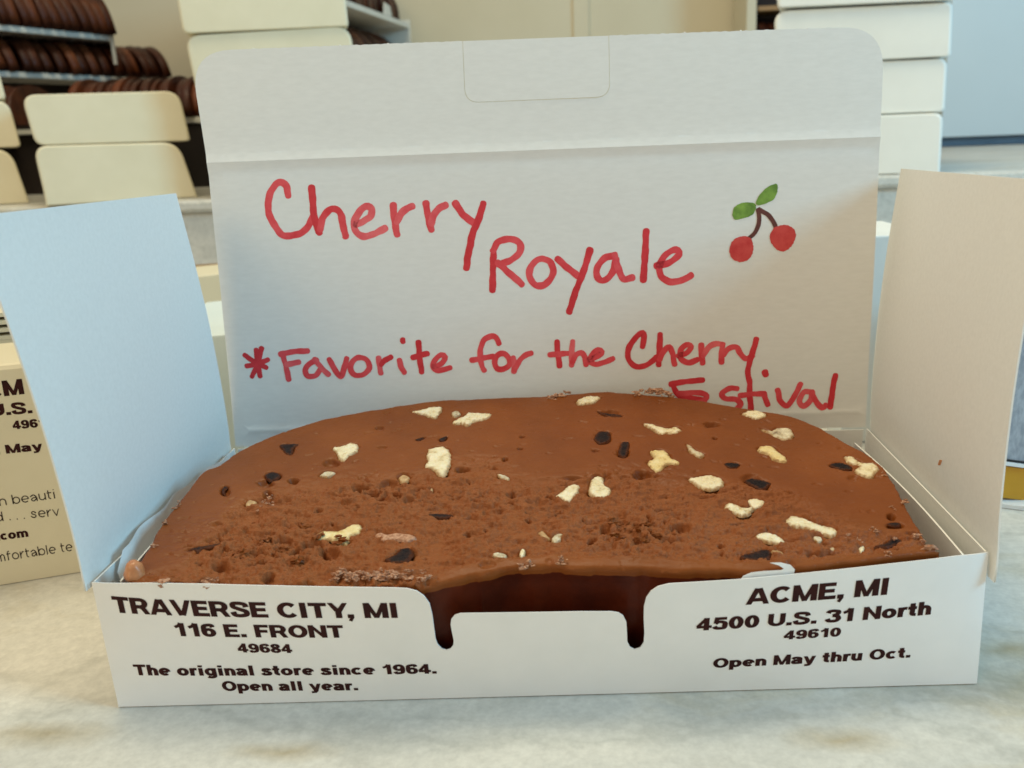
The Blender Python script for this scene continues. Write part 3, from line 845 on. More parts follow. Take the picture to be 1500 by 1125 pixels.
for pts, m in [([(176, 205), (186, 150), (176, 118), (142, 138), (94, 205), (84, 265), (110, 312), (155, 332), (212, 314), (262, 272)], R1),
               ([(287, 128), (282, 220), (278, 318)], R1), ([(284, 285), (312, 228), (344, 208), (364, 245), (378, 315)], R0),
               ([(400, 262), (455, 240), (482, 205), (450, 192), (415, 232), (420, 285), (465, 306), (520, 286)], R0),
               ([(545, 195), (546, 250), (553, 308)], R0), ([(556, 262), (595, 205), (640, 186), (680, 192)], R2), ([(680, 190), (672, 250), (672, 302)], R0),
               ([(684, 255), (715, 218), (765, 208), (790, 245), (825, 280), (865, 262)], R0),
               ([(890, 158), (872, 225), (848, 300), (838, 370), (848, 430), (850, 520), (856, 600)], R1),
               ([(356, 440), (450, 424), (553, 414)], R1), ([(368, 448), (388, 490), (420, 518), (500, 530), (565, 545)], R1), ([(402, 500), (470, 494), (540, 495), (580, 512), (560, 545), (500, 560)], R0),
               ([(770, 468), (722, 466), (675, 500), (698, 530), (762, 536), (792, 566), (770, 592)], R0),
               ([(790, 512), (850, 502), (935, 500)], R0), ([(938, 500), (950, 540), (962, 568)], R0), ([(945, 366), (950, 380)], R1),
               ([(1024, 478), (1042, 545), (1085, 576), (1125, 520), (1168, 440)], R0),
               ([(1232, 488), (1190, 492), (1160, 545), (1182, 578), (1228, 545), (1242, 492)], R2), ([(1240, 488), (1262, 545), (1302, 588), (1326, 572)], R0),
               ([(1387, 385), (1368, 480), (1354, 584)], R1)]:
    w = 10.5 if pts[0] == (945, 366) else 8.8
    stroke(g, pts, w, m, **E_)

def blob(g, pts, m, wob=0.03):
    P = spline([lid_uv(700 + x / 3, 250 + y / 3) for x, y in pts], 0.0005, True)
    c = P.mean(0)
    MARK['n'] += 1
    off = 0.00003 + 0.0000012 * MARK['n']
    P = c + (P - c) * (1 + rng.uniform(-wob, wob, (len(P), 1)))
    V = [lid_map(a, b, off) for a, b in P] + [lid_map(*c, off)]
    n = len(P)
    F = [(i, (i + 1) % n, n) for i in range(n)]
    e = P[1] - P[0]; q = c - P[0]
    if e[0] * q[1] - e[1] * q[0] < 0: F = [x[::-1] for x in F]
    g.add(V, F, m)
for pts in ([(1230, 172), (1237, 215), (1222, 265), (1194, 296)], [(1236, 170), (1275, 195), (1302, 232), (1312, 256)]):
    stroke(g, pts, 6.4, 5, **B)
blob(g, [(1118, 195), (1128, 160), (1165, 141), (1208, 141), (1222, 160), (1205, 194), (1165, 209), (1132, 215)], 4)
blob(g, [(1221, 142), (1235, 110), (1270, 74), (1309, 58), (1317, 85), (1300, 125), (1262, 145), (1232, 152)], 4)
blob(g, [(1104, 350), (1120, 308), (1160, 288), (1198, 298), (1210, 340), (1196, 384), (1158, 402), (1120, 388)], 6)
blob(g, [(1283, 292), (1300, 252), (1345, 238), (1385, 252), (1396, 290), (1372, 338), (1334, 356), (1298, 332)], 6)
lid = g.build('lid', [M_in] + M_red + [M_leaf, M_stem, M_cher], candy_box)

# tuck flap with its cut locking tab, a continuation of the lid past the crease
TR = 0.0117
VT = 0.1195
tp = [(-0.0999, CRV + 0.00002), (0.1001, CRV + 0.00002), (0.1000, 0.1186), (0.0222, VT), (0.0222, 0.106), (-0.0222, 0.106), (-0.0222, VT), (-0.1004, 0.1200)]
tabL, tabR = lid_uv(679, 100)[0], lid_uv(893, 100)[0]
tabB = (lid_uv(700, 150)[1] + lid_uv(880, 143)[1]) / 2
topL, topR = lid_uv(400, 70.5)[1], lid_uv(1180, 42)[1]
def vt(u): return topL + (topR - topL) * (u - lid_uv(400, 70)[0]) / (lid_uv(1180, 42)[0] - lid_uv(400, 70)[0])
eL, eR = lid_uv(283, 140)[0], lid_uv(1294, 120)[0]
tp = rounded([(-0.0999, CRV + 0.00002), (0.1001, CRV + 0.00002), (eR, vt(eR)), (tabR, vt(tabR)), (tabR, tabB), (tabL, tabB), (tabL, vt(tabL)), (eL, vt(eL))],
             [0, 0, 0.0125, 0, 0.0042, 0.0042, 0, 0.0125], 10)
rows = [(x, CRV + k) for x in np.arange(-0.099, 0.099, 0.004) for k in (0.0005, 0.001, 0.0015, 0.0021, 0.0028)]
def edge_nick(P):
    P = densify(P, 0.0012)
    for p in P:
        if p[1] > vt(p[0]) - 0.0004 and abs(p[0]) < 0.085:
            p[1] += 0.00008 * math.sin(p[0] * 2100) + rng.uniform(0, 0.00008)
    return P
tuck_poly = edge_nick(tp)
v, f, sm = sheet_geo(tuck_poly, lid_map, T, 0.005, rows, 0.0015)
g = Geo(); g.add(v, f, 0, sm)
for px in (370, 497, 568, 1003, 1085, 1183):      # frayed fibres left by the die cut
    u = lid_uv(px, 60)[0]
    c = lid_map(u, vt(u) + 0.00005, -T / 2)
    bm = bmesh.new(); bmesh.ops.create_icosphere(bm, subdivisions=1, radius=0.00032)
    g.add([c + np.array(w.co[:]) * (1.2, 1, 0.8 + 0.2 * random.random()) for w in bm.verts], [tuple(q.index for q in fa.verts) for fa in bm.faces], 0)
    bm.free()
tuck = g.build('tuck_flap', M_in, lid)
e = 0.00016
def tab_map(u, v, off):
    k = max(0.0, (vt(0) - 0.0008 - v) / 0.014)
    return lid_map(u, v, off + 0.00022 * k * (u - tabL) / (tabR - tabL) + 0.00002 * k)
tb = rounded([(tabL + e, tabB + e), (tabR - e, tabB + e), (tabR - e, vt(tabR)), (tabL + e, vt(tabL))], [0.0041, 0.0041, 0, 0], 10)
v, f, sm = sheet_geo(tb, tab_map, T, 0.004, None, 0.002)
g = Geo(); g.add(v, f, 0, sm); g.build('locking_tab', M_in, lid)

# dust flaps standing up from the side walls
def flap(name, a, b, pix, th, side, label, drop):
    hx = (a - b) / np.linalg.norm(a - b)
    upv = np.array([side * math.sin(th), 0, math.cos(th)])
    n = np.cross(hx, upv); n /= np.linalg.norm(n)
    vv = np.cross(n, hx)
    if vv[2] < 0: vv = -vv
    if n[0] * side > 0: n = -n                  # faces the inside of the box
    o = b + np.array([side * 0.0009, 0, 0])
    def fm(u, v, off):
        return o + hx * u + vv * v + n * (off + 0.0014 * math.sin(math.pi * np.clip(v / 0.08, 0, 1)) - 0.0010 * math.exp(-max(v, 0) / 0.004) * 0.5)
    P = []
    for p in pix:
        q = hit(*p, o, n) - o
        P.append((q @ hx, q @ vv))
    L = np.linalg.norm(a - b)
    P += drop(P, L)
    if sum(P[i - 1][0] * P[i][1] - P[i][0] * P[i - 1][1] for i in range(len(P))) < 0: P = P[::-1]
    # sheet_geo faces along +off for counter-clockwise (u, v) only when u x v = n
    if np.dot(np.cross(hx, vv), n) < 0:
        f2 = lambda u, v, off: fm(-u, v, off)
        v_, f_, s_ = sheet_geo([(-x, y) for x, y in P[::-1]], f2, T, 0.006, None, 0.004)
    else:
        v_, f_, s_ = sheet_geo(P, fm, T, 0.006, None, 0.004)
    g = Geo(); g.add(v_, f_, 0, s_)
    o_ = g.build(name, M_in, candy_box)
    if label: o_['label'] = label
flap('dust_flap', FL, BL, [(258, 283), (-44, 317), (130, 866)], 0.055, -1, 'blue lit side flap standing open at the left',
     lambda P, L: [(P[2][0] - 0.004, -0.002), (L * 0.95, -0.0022), (0.0005, -0.0022)])
flap('dust_flap', FR, BR, [(1320, 247), (1540, 265), (1452, 853)], 0.08, 1, 'warm toned side flap standing open at the right',
     lambda P, L: [(P[2][0] - 0.0035, P[2][1]), (P[2][0] - 0.0045, -0.003), (0.0005, -0.003)])

def speck(name, px, py, w, h, o, n, m):
    c = hit(px, py, o, n)
    nn_ = np.asarray(n, float) / np.linalg.norm(n)
    if (CAM - c) @ nn_ < 0: nn_ = -nn_
    a = np.cross((0, 0, 1), nn_); a /= np.linalg.norm(a); b2_ = np.cross(nn_, a)
    ring = [c + nn_ * 0.0018 + a * w * math.cos(t) * random.uniform(0.7, 1.2) + b2_ * h * math.sin(t) * random.uniform(0.8, 1.1) + a * h * 0.25 * math.sin(t) for t in np.linspace(0, 2 * math.pi, 13)[:-1]]
    top_ = [p + nn_ * 0.0002 for p in ring]
    v, f = prism(top_, -nn_ * 0.0006)
    return mesh_obj(name, v, f, m, candy_box)
hx_ = (FR - BR) / np.linalg.norm(FR - BR)
speck('fudge_smear', 1387, 678, 0.0002, 0.0008, BR + (0.0009, 0, 0), np.cross(hx_, (math.sin(0.08), 0, math.cos(0.08))), M_orange)

# ------------------------------------------------------------------ the fudge slab
TA = math.tan(math.radians(9.6))
FZ0, FY0 = 0.0341, -0.0060
fp0 = np.array([0, FY0, FZ0]); fn = np.array([0, -math.sin(math.atan(TA)), math.cos(math.atan(TA))])
fvy = np.array([0, fn[2], -fn[1]])
def fud_uv(px, py):
    P = hit(px, py, fp0, fn) - fp0
    return np.array([P[0], P @ fvy])
front_px = [(190, 851), (230, 852), (300, 853), (420, 855), (520, 857), (600, 856), (632, 852), (662, 846), (700, 839), (735, 832), (770, 827.5), (805, 826), (850, 829), (900, 829),
            (950, 831), (1000, 833.5), (1060, 833), (1120, 836), (1180, 834), (1250, 827), (1320, 821), (1378, 813)]
back_px = [(1368, 803), (1352, 783), (1340, 765), (1328, 742), (1317, 722), (1305, 700), (1290, 680), (1270, 665), (1245, 652), (1220, 637), (1195, 624), (1165, 612),
           (1130, 604), (1080, 596), (1030, 587), (980, 581), (935, 577), (890, 573.5), (850, 576), (800, 580), (750, 582), (700, 584), (650, 586), (600, 592), (550, 600),
           (500, 609), (455, 619), (410, 634), (375, 648), (345, 664), (318, 683), (302, 688), (285, 706), (262, 735), (240, 765), (220, 795), (205, 825), (195, 845)]
out2 = densify(spline([fud_uv(*p) for p in front_px + back_px], 0.0012, True), 0.0007)
nfront = [fud_uv(*p) for p in front_px]
# small irregularities of the cut edge
wn = fbm(np.c_[out2 * 180, np.zeros(len(out2))], 4, 0.6)
cen = out2.mean(0)
for q in out2:                       # stay inside the card walls
    if q[1] < 0.02: q[1] = max(q[1], (ytop(q[0]) + 0.0012 - FY0) / fvy[1])
out2 = out2 + (out2 - cen) / np.linalg.norm(out2 - cen, axis=1)[:, None] * (wn * 0.0006)[:, None]
STEP = 0.00029
V2, F2, bd = tri2d(out2, STEP, None, 0.3)
PX, PY = project(fp0 + V2[:, :1] * np.array([1, 0, 0]) + V2[:, 1:] * fvy)
P3 = np.c_[V2, np.zeros(len(V2))]
dist = bdist(V2, out2)
frontline = np.array(nfront)
dfront = np.full(len(V2), 1e9)
for i in range(len(frontline) - 1):
    a, b = frontline[i], frontline[i + 1]
    t = np.clip(((V2 - a) @ (b - a)) / ((b - a) @ (b - a)), 0, 1)
    q = V2 - a - t[:, None] * (b - a)
    dfront = np.minimum(dfront, np.hypot(q[:, 0], q[:, 1]))
# where the knife tore the surface (below a line across the slab) and where it left it smooth
tear = fbm(P3 * (35, 60, 1), 4) * 38
line_y = np.interp(PX, [180, 300, 360, 500, 900, 1150, 1260, 1400], [870, 800, 718, 690, 688, 715, 770, 800])
rough = sstep(-12, 22, PY - line_y + tear)
lipfree = 1 - sstep(600, 680, PX) * np.exp(-(dfront / 0.0036) ** 4)
rough = rough * lipfree
def gauss(cx, cy_, rx, ry): return np.exp(-(((PX - cx) / rx) ** 2 + ((PY - cy_) / ry) ** 2))
crumbly = np.clip(1.1 * gauss(385, 800, 95, 32) + 1.2 * gauss(940, 772, 75, 30) + 0.8 * gauss(560, 715, 75, 16) + 0.6 * gauss(925, 700, 60, 14) + 0.5 * gauss(1160, 800, 110, 18) + 0.55 * gauss(700, 735, 130, 20), 0, 1.1)
crumbly *= sstep(-0.3, 0.3, fbm(P3 * (300, 420, 1), 3) + 0.15) * lipfree
H = 0.00016 * fbm(P3 * (60, 90, 1), 4)                                     # gentle undulation everywhere
H += 0.00005 * fbm(P3 * (500, 900, 1) + 3, 3) * (1 - rough)
dragn = fbm(P3 * (260, 900, 1) + 9, 5, 0.62)
H += rough * (0.00022 * dragn + 0.00022 * fbm(P3 * (420, 800, 1) + 31, 4, 0.55))
ridge = 1 - 2 * np.abs(fbm(P3 * (170, 520, 1) + 63, 4, 0.55))
H += rough * 0.00022 * (ridge - 0.5) * sstep(-0.2, 0.25, fbm(P3 * (55, 80, 1) + 12, 3))
H -= rough * 0.00045
n1 = fbm(P3 * (105, 290, 1) + 5, 5, 0.62)
for th in (-0.30, -0.08, 0.14, 0.36): H += rough * 0.00048 * (sstep(th, th + 0.05, n1) - 0.5)      # little torn ledges
n3 = fbm(P3 * (300, 520, 1) + 45, 4, 0.6)
for th in (-0.15, 0.22): H += rough * 0.00016 * (sstep(th, th + 0.06, n3) - 0.5)
n2 = fbm(P3 * (250, 400, 1) + 15, 5, 0.65)
for th in (-0.35, -0.12, 0.10, 0.34): H += crumbly * 0.0004 * (sstep(th, th + 0.06, n2) - 0.5)
wj = np.stack([fbm(P3 * (420, 420, 1) + 70, 3), fbm(P3 * (420, 420, 1) + 80, 3)], 1) * 0.0011
w1 = worley(np.c_[(V2 + wj) * (300, 430), np.zeros(len(V2))]); w2 = worley(np.c_[(V2 + wj) * (640, 900), np.zeros(len(V2))] + 5)
gap1 = sstep(0.36, 0.60, w1) * sstep(-0.15, 0.25, fbm(P3 * (190, 260, 1) + 50, 3))
gap2 = sstep(0.40, 0.62, w2) * sstep(0.0, 0.35, fbm(P3 * (260, 330, 1) + 58, 3))
H -= crumbly * (0.0024 * gap1 + 0.0010 * gap2)
H += crumbly * 0.0006 * fbm(P3 * (230, 300, 1) + 64, 3)
# isolated torn pits
pn = perlin(P3 * (210, 330, 1) + 77)
H -= (0.14 + 0.9 * rough) * 0.0019 * sstep(0.37, 0.42, pn)
pn2 = perlin(P3 * (520, 820, 1) + 177)
H -= (0.13 + 0.8 * rough) * 0.0014 * sstep(0.40, 0.45, pn2)
for cx, cy_, rx, ry, dp in [(677, 686, 11, 4, 1.3), (524, 712, 10, 5, 1.5), (545, 720, 12, 7, 1.3), (572, 704, 20, 3, 1.0), (613, 713, 9, 6, 1.3), (430, 704, 8, 4, 1.2), (740, 672, 4, 3, 0.9),
                            (765, 640, 4, 2, 0.7), (762, 657, 4, 2, 0.7), (555, 627, 6, 3, 0.6), (686, 753, 8, 3, 1.0), (692, 754, 6, 3, 0.8), (460, 795, 22, 9, 2.4), (322, 826, 18, 9, 2.6),
                            (480, 806, 14, 7, 1.6), (415, 790, 30, 6, 1.3), (886, 770, 7, 8, 2.4), (912, 765, 12, 5, 1.5), (1043, 622, 12, 4, 1.0), (1047, 642, 4, 2, 0.7), (1100, 700, 30, 6, 0.7),
                            (893, 604, 32, 4, 0.8), (1310, 770, 14, 4, 1.0), (1306, 757, 6, 5, 1.2), (399, 698, 12, 7, 0.6), (389, 708, 12, 5, 1.0), (392, 724, 7, 12, 1.2), (600, 729, 9, 3, 1.1), (650, 756, 40, 4, 0.8),
                            (485, 678, 12, 7, 0.9), (872, 660, 6, 2, .6), (1250, 700, 9, 4, .4), (330, 720, 8, 10, 0.6), (1000, 770, 20, 8, 1.0), (970, 742, 14, 4, 0.8), (560, 655, 9, 2, 0.4), (840, 700, 14, 3, 0.8), (940, 695, 14, 6, 1.3)]:
    s = 1 + 0.35 * pn2; dp = min(dp, 1.3); rx, ry = min(rx, 14), min(ry, 6)
    H -= 0.0017 * dp * np.exp(-((((PX - cx) / (0.9 * rx * s)) ** 2 + ((PY - cy_) / (0.9 * ry * s)) ** 2) ** 2.4))
def ell(cx, cy_, w, h, rot=0.0, n=9, seed=0):
    r = np.random.default_rng(seed + 100)
    out = []
    for i in range(n):
        a = 2 * math.pi * i / n
        k = 1 + r.uniform(-0.28, 0.22)
        x, y = 0.5 * w * k * math.cos(a), 0.5 * h * k * math.sin(a)
        out.append((cx + x * math.cos(rot) - y * math.sin(rot), cy_ + x * math.sin(rot) + y * math.cos(rot)))
    return out
def tr(pts, ox, oy, s): return [(ox + x / s, oy + y / s) for x, y in pts]
c6 = (350, 420, 3.0); c7 = (850, 420, 3.0); c8 = (900, 580, 3.0); cb = (480, 600, 3.409)
nuts = [(tr([(757, 550), (800, 540), (850, 528), (890, 528), (885, 555), (860, 578), (835, 572), (800, 560)], *c6), 0), (tr([(940, 590), (985, 570), (1010, 552), (1060, 555), (1110, 560), (1085, 582), (1040, 590), (1005, 610), (975, 600), (945, 606)], *c6), 0),
        (tr([(935, 552), (960, 545), (975, 558), (950, 572), (936, 566)], *c6), 2),
        (tr([(411, 708), (450, 700), (495, 686), (525, 695), (520, 722), (490, 740), (465, 764), (440, 755), (425, 730)], *c6), 0),
        (tr([(822, 745), (840, 712), (880, 702), (920, 715), (934, 750), (925, 790), (900, 830), (875, 828), (850, 798), (815, 790), (828, 765)], *c6), 0),
        (tr([(1134, 820), (1160, 822), (1192, 838), (1180, 848), (1150, 838)], *c6), 2), (tr([(1388, 915), (1420, 890), (1450, 865), (1495, 868), (1485, 905), (1450, 938), (1415, 925)], *c6), 0),
        (tr([(328, 1085), (375, 1062), (440, 1060), (490, 1035), (535, 1035), (525, 1070), (490, 1085), (470, 1118), (430, 1112), (390, 1100), (350, 1105)], *c6), 1),
        (tr([(1312, 1075), (1335, 1062), (1360, 1085), (1368, 1098), (1340, 1095)], *c6), 3), (tr([(1372, 1095), (1400, 1075), (1425, 1080), (1410, 1110), (1382, 1118)], *c6), 2),
        (tr([(355, 828), (385, 808), (425, 815), (395, 832)], *c6), 2), (tr([(700, 830), (725, 818), (750, 830), (735, 850), (708, 850)], *c6), 3),
        (tr([(28, 945), (50, 930), (78, 940), (62, 958), (35, 960)], *c6), 3),
        (tr([(0, 490), (40, 480), (88, 484), (70, 505), (30, 515), (0, 520), (-18, 505)], *c7), 0),
        (tr([(275, 602), (310, 602), (352, 615), (385, 622), (420, 615), (443, 630), (420, 646), (380, 645), (350, 652), (335, 640), (310, 622)], *c7), 0),
        (tr([(305, 725), (345, 716), (385, 728), (400, 752), (436, 768), (430, 782), (385, 780), (350, 812), (318, 805), (295, 770), (322, 752)], *c7), 1),
        (tr([(462, 690), (490, 700), (510, 718), (545, 735), (535, 750), (505, 745), (480, 722)], *c7), 2),
        (tr([(778, 710), (805, 698), (850, 705), (868, 722), (905, 750), (898, 770), (850, 760), (825, 738), (790, 725)], *c7), 1),
        (tr([(712, 560), (745, 545), (790, 548), (820, 565), (795, 580), (745, 576)], *c7), 0),
        (tr([(795, 622), (835, 632), (870, 620), (925, 625), (940, 655), (900, 675), (860, 662), (828, 645)], *c7), 2),
        (tr([(1155, 748), (1195, 745), (1235, 772), (1290, 775), (1312, 800), (1280, 838), (1240, 832), (1205, 805), (1225, 788), (1180, 775)], *c7), 0),
        (tr([(472, 845), (520, 832), (570, 825), (620, 842), (632, 865), (590, 888), (545, 888), (505, 866)], *c7), 0),
        (tr([(35, 880), (55, 828), (100, 830), (105, 858), (132, 880), (130, 908), (85, 920), (45, 905)], *c7), 0),
        (tr([(635, 960), (655, 940), (700, 955), (722, 962), (758, 958), (752, 985), (715, 998), (670, 985)], *c7), 0), (tr([(732, 930), (765, 920), (812, 932), (805, 952), (765, 966), (740, 950)], *c7), 0),
        (tr([(905, 1020), (925, 998), (980, 1005), (1040, 1030), (1110, 1050), (1128, 1072), (1105, 1086), (1050, 1072), (990, 1050), (930, 1040)], *c7), 0),
        (tr([(770, 1075), (810, 1062), (860, 1072), (898, 1100), (890, 1115), (840, 1108), (790, 1095)], *c7), 0),
        (tr([(872, 605), (900, 600), (918, 615), (895, 626)], *c8), 2), (tr([(690, 668), (720, 668), (745, 682), (725, 692), (700, 686)], *c8), 3),
        (tr([(945, 655), (962, 645), (976, 660), (958, 672)], *c8), 2), (tr([(1072, 652), (1095, 640), (1104, 655), (1085, 672)], *c8), 0),
        (tr([(955, 712), (965, 684), (988, 688), (982, 715), (965, 730)], *cb), 0), (tr([(820, 708), (850, 700), (893, 712), (885, 730), (845, 728)], *cb), 2),
        (tr([(510, 385), (525, 380), (522, 400), (505, 402)], *cb), 3), ]
cher = [(tr([(180, 695), (262, 692), (240, 712), (232, 738), (208, 738), (190, 715)], *c6), 0.2), (tr([(112, 832), (140, 815), (180, 822), (172, 842), (135, 852)], *c6), 0.2),
        (tr([(880, 668), (915, 655), (905, 672), (888, 678)], *c6), 0.1), (tr([(775, 670), (815, 660), (805, 668), (782, 676)], *c6), 0.1), (tr([(830, 988), (880, 982), (940, 990), (900, 1002), (850, 1000)], *c6), 0.1),
        (tr([(62, 660), (80, 638), (115, 634), (134, 650), (125, 680), (95, 690), (65, 680)], *c7), 0.2), (tr([(178, 690), (200, 680), (218, 690), (208, 735), (190, 748), (166, 735)], *c7), 0.2),
        (tr([(75, 545), (110, 555), (175, 562), (180, 570), (130, 570), (95, 560)], *c7), 0.1), (tr([(632, 778), (665, 772), (700, 780), (688, 795), (650, 794)], *c7), 0.1),
        (tr([(726, 850), (760, 840), (835, 858), (832, 872), (795, 890), (765, 878), (745, 868)], *c7), 0.3), (tr([(1095, 782), (1140, 772), (1192, 790), (1185, 805), (1130, 800)], *c7), 0.1),
        (tr([(555, 695), (600, 680), (660, 664), (692, 675), (690, 700), (650, 714), (600, 712)], *c8), 0.3), (tr([(1145, 648), (1190, 635), (1225, 612), (1262, 620), (1258, 640), (1215, 655), (1175, 655)], *c8), 0.4),
        (tr([(285, 740), (330, 720), (355, 695), (400, 682), (428, 705), (410, 740), (370, 758), (310, 756)], *cb), 0.3),
        (tr([(1030, 768), (1075, 748), (1140, 738), (1225, 722), (1222, 735), (1150, 752), (1110, 762), (1085, 778), (1065, 768)], 0, 600, 3.75), 0.1),
        (tr([(1215, 440), (1232, 420), (1252, 425), (1236, 440), (1238, 465), (1222, 462)], 0, 600, 3.75), 0.1), (tr([(1200, 560), (1235, 554), (1262, 562), (1235, 572)], *c8), 0.1)]
# each inclusion has pulled a little gap open beside it
BASE = {}
for poly in [p for p, _ in nuts] + [p for p, _ in cher]:
    Q = np.array([fud_uv(*p) for p in poly])
    lo_, hi_ = Q.min(0) - 0.002, Q.max(0) + 0.002
    I = np.where(((V2 > lo_) & (V2 < hi_)).all(1))[0]
    if len(I) == 0: continue
    dd_ = bdist(V2[I], spline(Q, 0.0006, True))
    ins_ = inside(V2[I], spline(Q, 0.0006, True))
    near = (dd_ > 0.0006) & (dd_ < 0.0018) & ~ins_
    BASE[tuple(poly[0])] = float(np.median(H[I][near])) if near.any() else 0.0
    H[I] = np.where(ins_, np.minimum(H[I], BASE[tuple(poly[0])]) - 0.0011 * sstep(0.0, 0.0005, dd_), H[I])
    side = sstep(-0.25, 0.35, fbm(P3[I] * (260, 260, 1) + 91, 3))
    H[I] -= 0.0007 * np.exp(-(dd_ / 0.0004) ** 2) * side
# rim: rounded everywhere, a broader melted lip along the front
r1 = 0.00055 + 0.0002 * fbm(P3 * (90, 90, 1) + 8, 3)
d1 = np.clip(dist / np.maximum(r1, 0.0003), 0, 1)
H -= 0.0005 * (1 - np.sqrt(np.clip(1 - (1 - d1) ** 2, 0, 1)))
lipw = 0.0026
lipx = sstep(600, 680, PX)
d2 = np.clip(dfront / lipw, 0, 1)
H -= lipx * 0.0010 * (1 - np.sqrt(np.clip(1 - (1 - d2) ** 2, 0, 1)))
H += lipx * 0.0004 * np.exp(-((dfront - 0.0034) / 0.0012) ** 2) * (1 + fbm(P3 * (150, 40, 1) + 4, 3))
chip = sstep(470, 500, PX) * (1 - sstep(632, 645, PX)) * np.exp(-(dfront / 0.0022) ** 2)
H += chip * 0.0016 * (0.35 + fbm(P3 * (500, 500, 1) + 23, 3, .7))
top = [fp0 + np.array([1, 0, 0]) * u + fvy * v + fn * h for (u, v), h in zip(V2, H)]

fudge = thing('fudge_slab', (0, 0.04, 0.0012), 'half moon slab of brown cherry nut fudge in the open box', 'fudge')
# side skirt
order = {a: b for a, b in bd}
st = bd[0][0]; loop = [st]
while True:
    nx = order[loop[-1]]
    if nx == st or len(loop) > len(bd): break
    loop.append(nx)
g = Geo()
nrings = 14
LP = np.array([top[i] for i in loop])
LPx = project(LP)[0]
nl = len(loop)
tang = np.roll(LP, -1, 0) - np.roll(LP, 1, 0)
outn = np.stack([tang[:, 1], -tang[:, 0], np.zeros(nl)], 1)
outn /= np.maximum(np.linalg.norm(outn, axis=1), 1e-9)[:, None]
isfront = (outn[:, 1] < -0.75) & (LP[:, 1] < 0.01)
V = [tuple(p) for p in top]
nb = len(V)
prev = list(loop)
faces = [tuple(f) for f in F2]
fm_ = [0] * len(F2)
for k in range(1, nrings + 1):
    s = k / nrings
    s2 = s ** 1.6
    z = LP[:, 2] * (1 - s2) + 0.0012 * s2
    wob = fbm(np.c_[LP[:, :2] * 140, np.full(nl, s * 5.0)], 4, 0.6)
    inward = np.where(isfront, -0.0005 * math.sin(math.pi * min(1, s * 3)) * 1.2 - 0.0085 * s2 * 0.9, 0.0004 * s2)
    inward = inward * np.where(isfront, 1, 1)
    off = np.where(isfront, 0.0004 * math.sin(math.pi * min(1, s * 4)), 0.0)
    P = LP.copy()
    P[:, 2] = z
    P += outn * (off + inward + wob * np.where(isfront, 0.00055 * min(1, s * 2.2), 0.0007))[:, None]
    for q in P:
        if q[1] < 0.02:
            kk = min(1.0, max(0.0, q[2] / HB))
            q[1] = max(q[1], yb(q[0]) * (1 - kk) + ytop(q[0]) * kk + 0.0007)
        q[0] = min(max(q[0], -0.0972), 0.0972)
    cur = list(range(len(V), len(V) + nl))
    V += [tuple(p) for p in P]
    for i in range(nl):
        j = (i + 1) % nl
        faces.append((prev[i], cur[i], cur[j], prev[j]))
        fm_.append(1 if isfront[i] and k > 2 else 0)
    prev = cur
faces.append(tuple(prev[::-1])[::-1] if False else tuple(prev)); fm_.append(0)
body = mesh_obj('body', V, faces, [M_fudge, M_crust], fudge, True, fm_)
at = body.data.attributes.new('torn', 'FLOAT', 'POINT')
tv = np.zeros(len(V)); tv[:nb] = np.clip(rough * 0.75 + crumbly * 0.5, 0, 1)
at.data.foreach_set('value', tv)

def fud_top(u, v, off=0.0):
    return fp0 + np.array([1, 0, 0]) * u + fvy * v + fn * off

def inclusion(name, poly_px, m, height, amp=0.35, freq=1300, sink=0.0004, seed=0, edge=0.0007):
    """a bit of nut or cherry cut flush with the slab: irregular outline, low dome, rim below the surface"""
    P = np.array([fud_uv(*p) for p in poly_px])
    size = np.linalg.norm(P.max(0) - P.min(0))
    P = spline(P, max(0.0002, size / 40), True)
    c = P.mean(0)
    nz = fbm(np.c_[P * 800, np.full(len(P), seed * 1.7)], 4, 0.55)
    d = P - c
    P = c + d * (1.03 + 0.15 * nz)[:, None]
    step = max(0.00025, size / 26)
    V, F, b = tri2d(densify(P, step), step, None, 0.25)
    ds = bdist(V, P)
    edge = min(edge, size * 0.11); height = min(height, size * 0.022)
    k = np.clip(ds / max(edge, 1e-5), 0, 1)
    Hh = -sink + (sink + height) * np.sqrt(np.clip(1 - (1 - k) ** 2, 0, 1))
    N3 = np.c_[V, np.full(len(V), seed * 3.1)]
    Hh = Hh + k * height * amp * (fbm(N3 * freq, 4, 0.6) * 2.0)
    Hh = Hh + BASE.get(tuple(poly_px[0]), 0.0)
    top_ = [fud_top(u, v, h) for (u, v), h in zip(V, Hh)]
    o = mesh_obj(name, top_, F, m, fudge, True)
    at = o.data.attributes.new('rim', 'FLOAT', 'POINT')
    at.data.foreach_set('value', np.clip(1.15 - ds / min(0.0007, size * 0.09) + 0.9 * fbm(N3 * 1500, 3, 0.6), 0, 1))
    return o

for i, (poly, mi) in enumerate(nuts):
    inclusion('nut_piece', poly, M_nut[mi], 0.00016 if mi != 3 else 0.00004, 1.1, 1300, 0.0006, i, 0.0006)
for i, (poly, hgt) in enumerate(cher):
    inclusion('cherry_piece', poly, M_cherry, 0.0004 * hgt + 0.00006, 0.8, 1400, 0.0004, 60 + i, 0.0004)

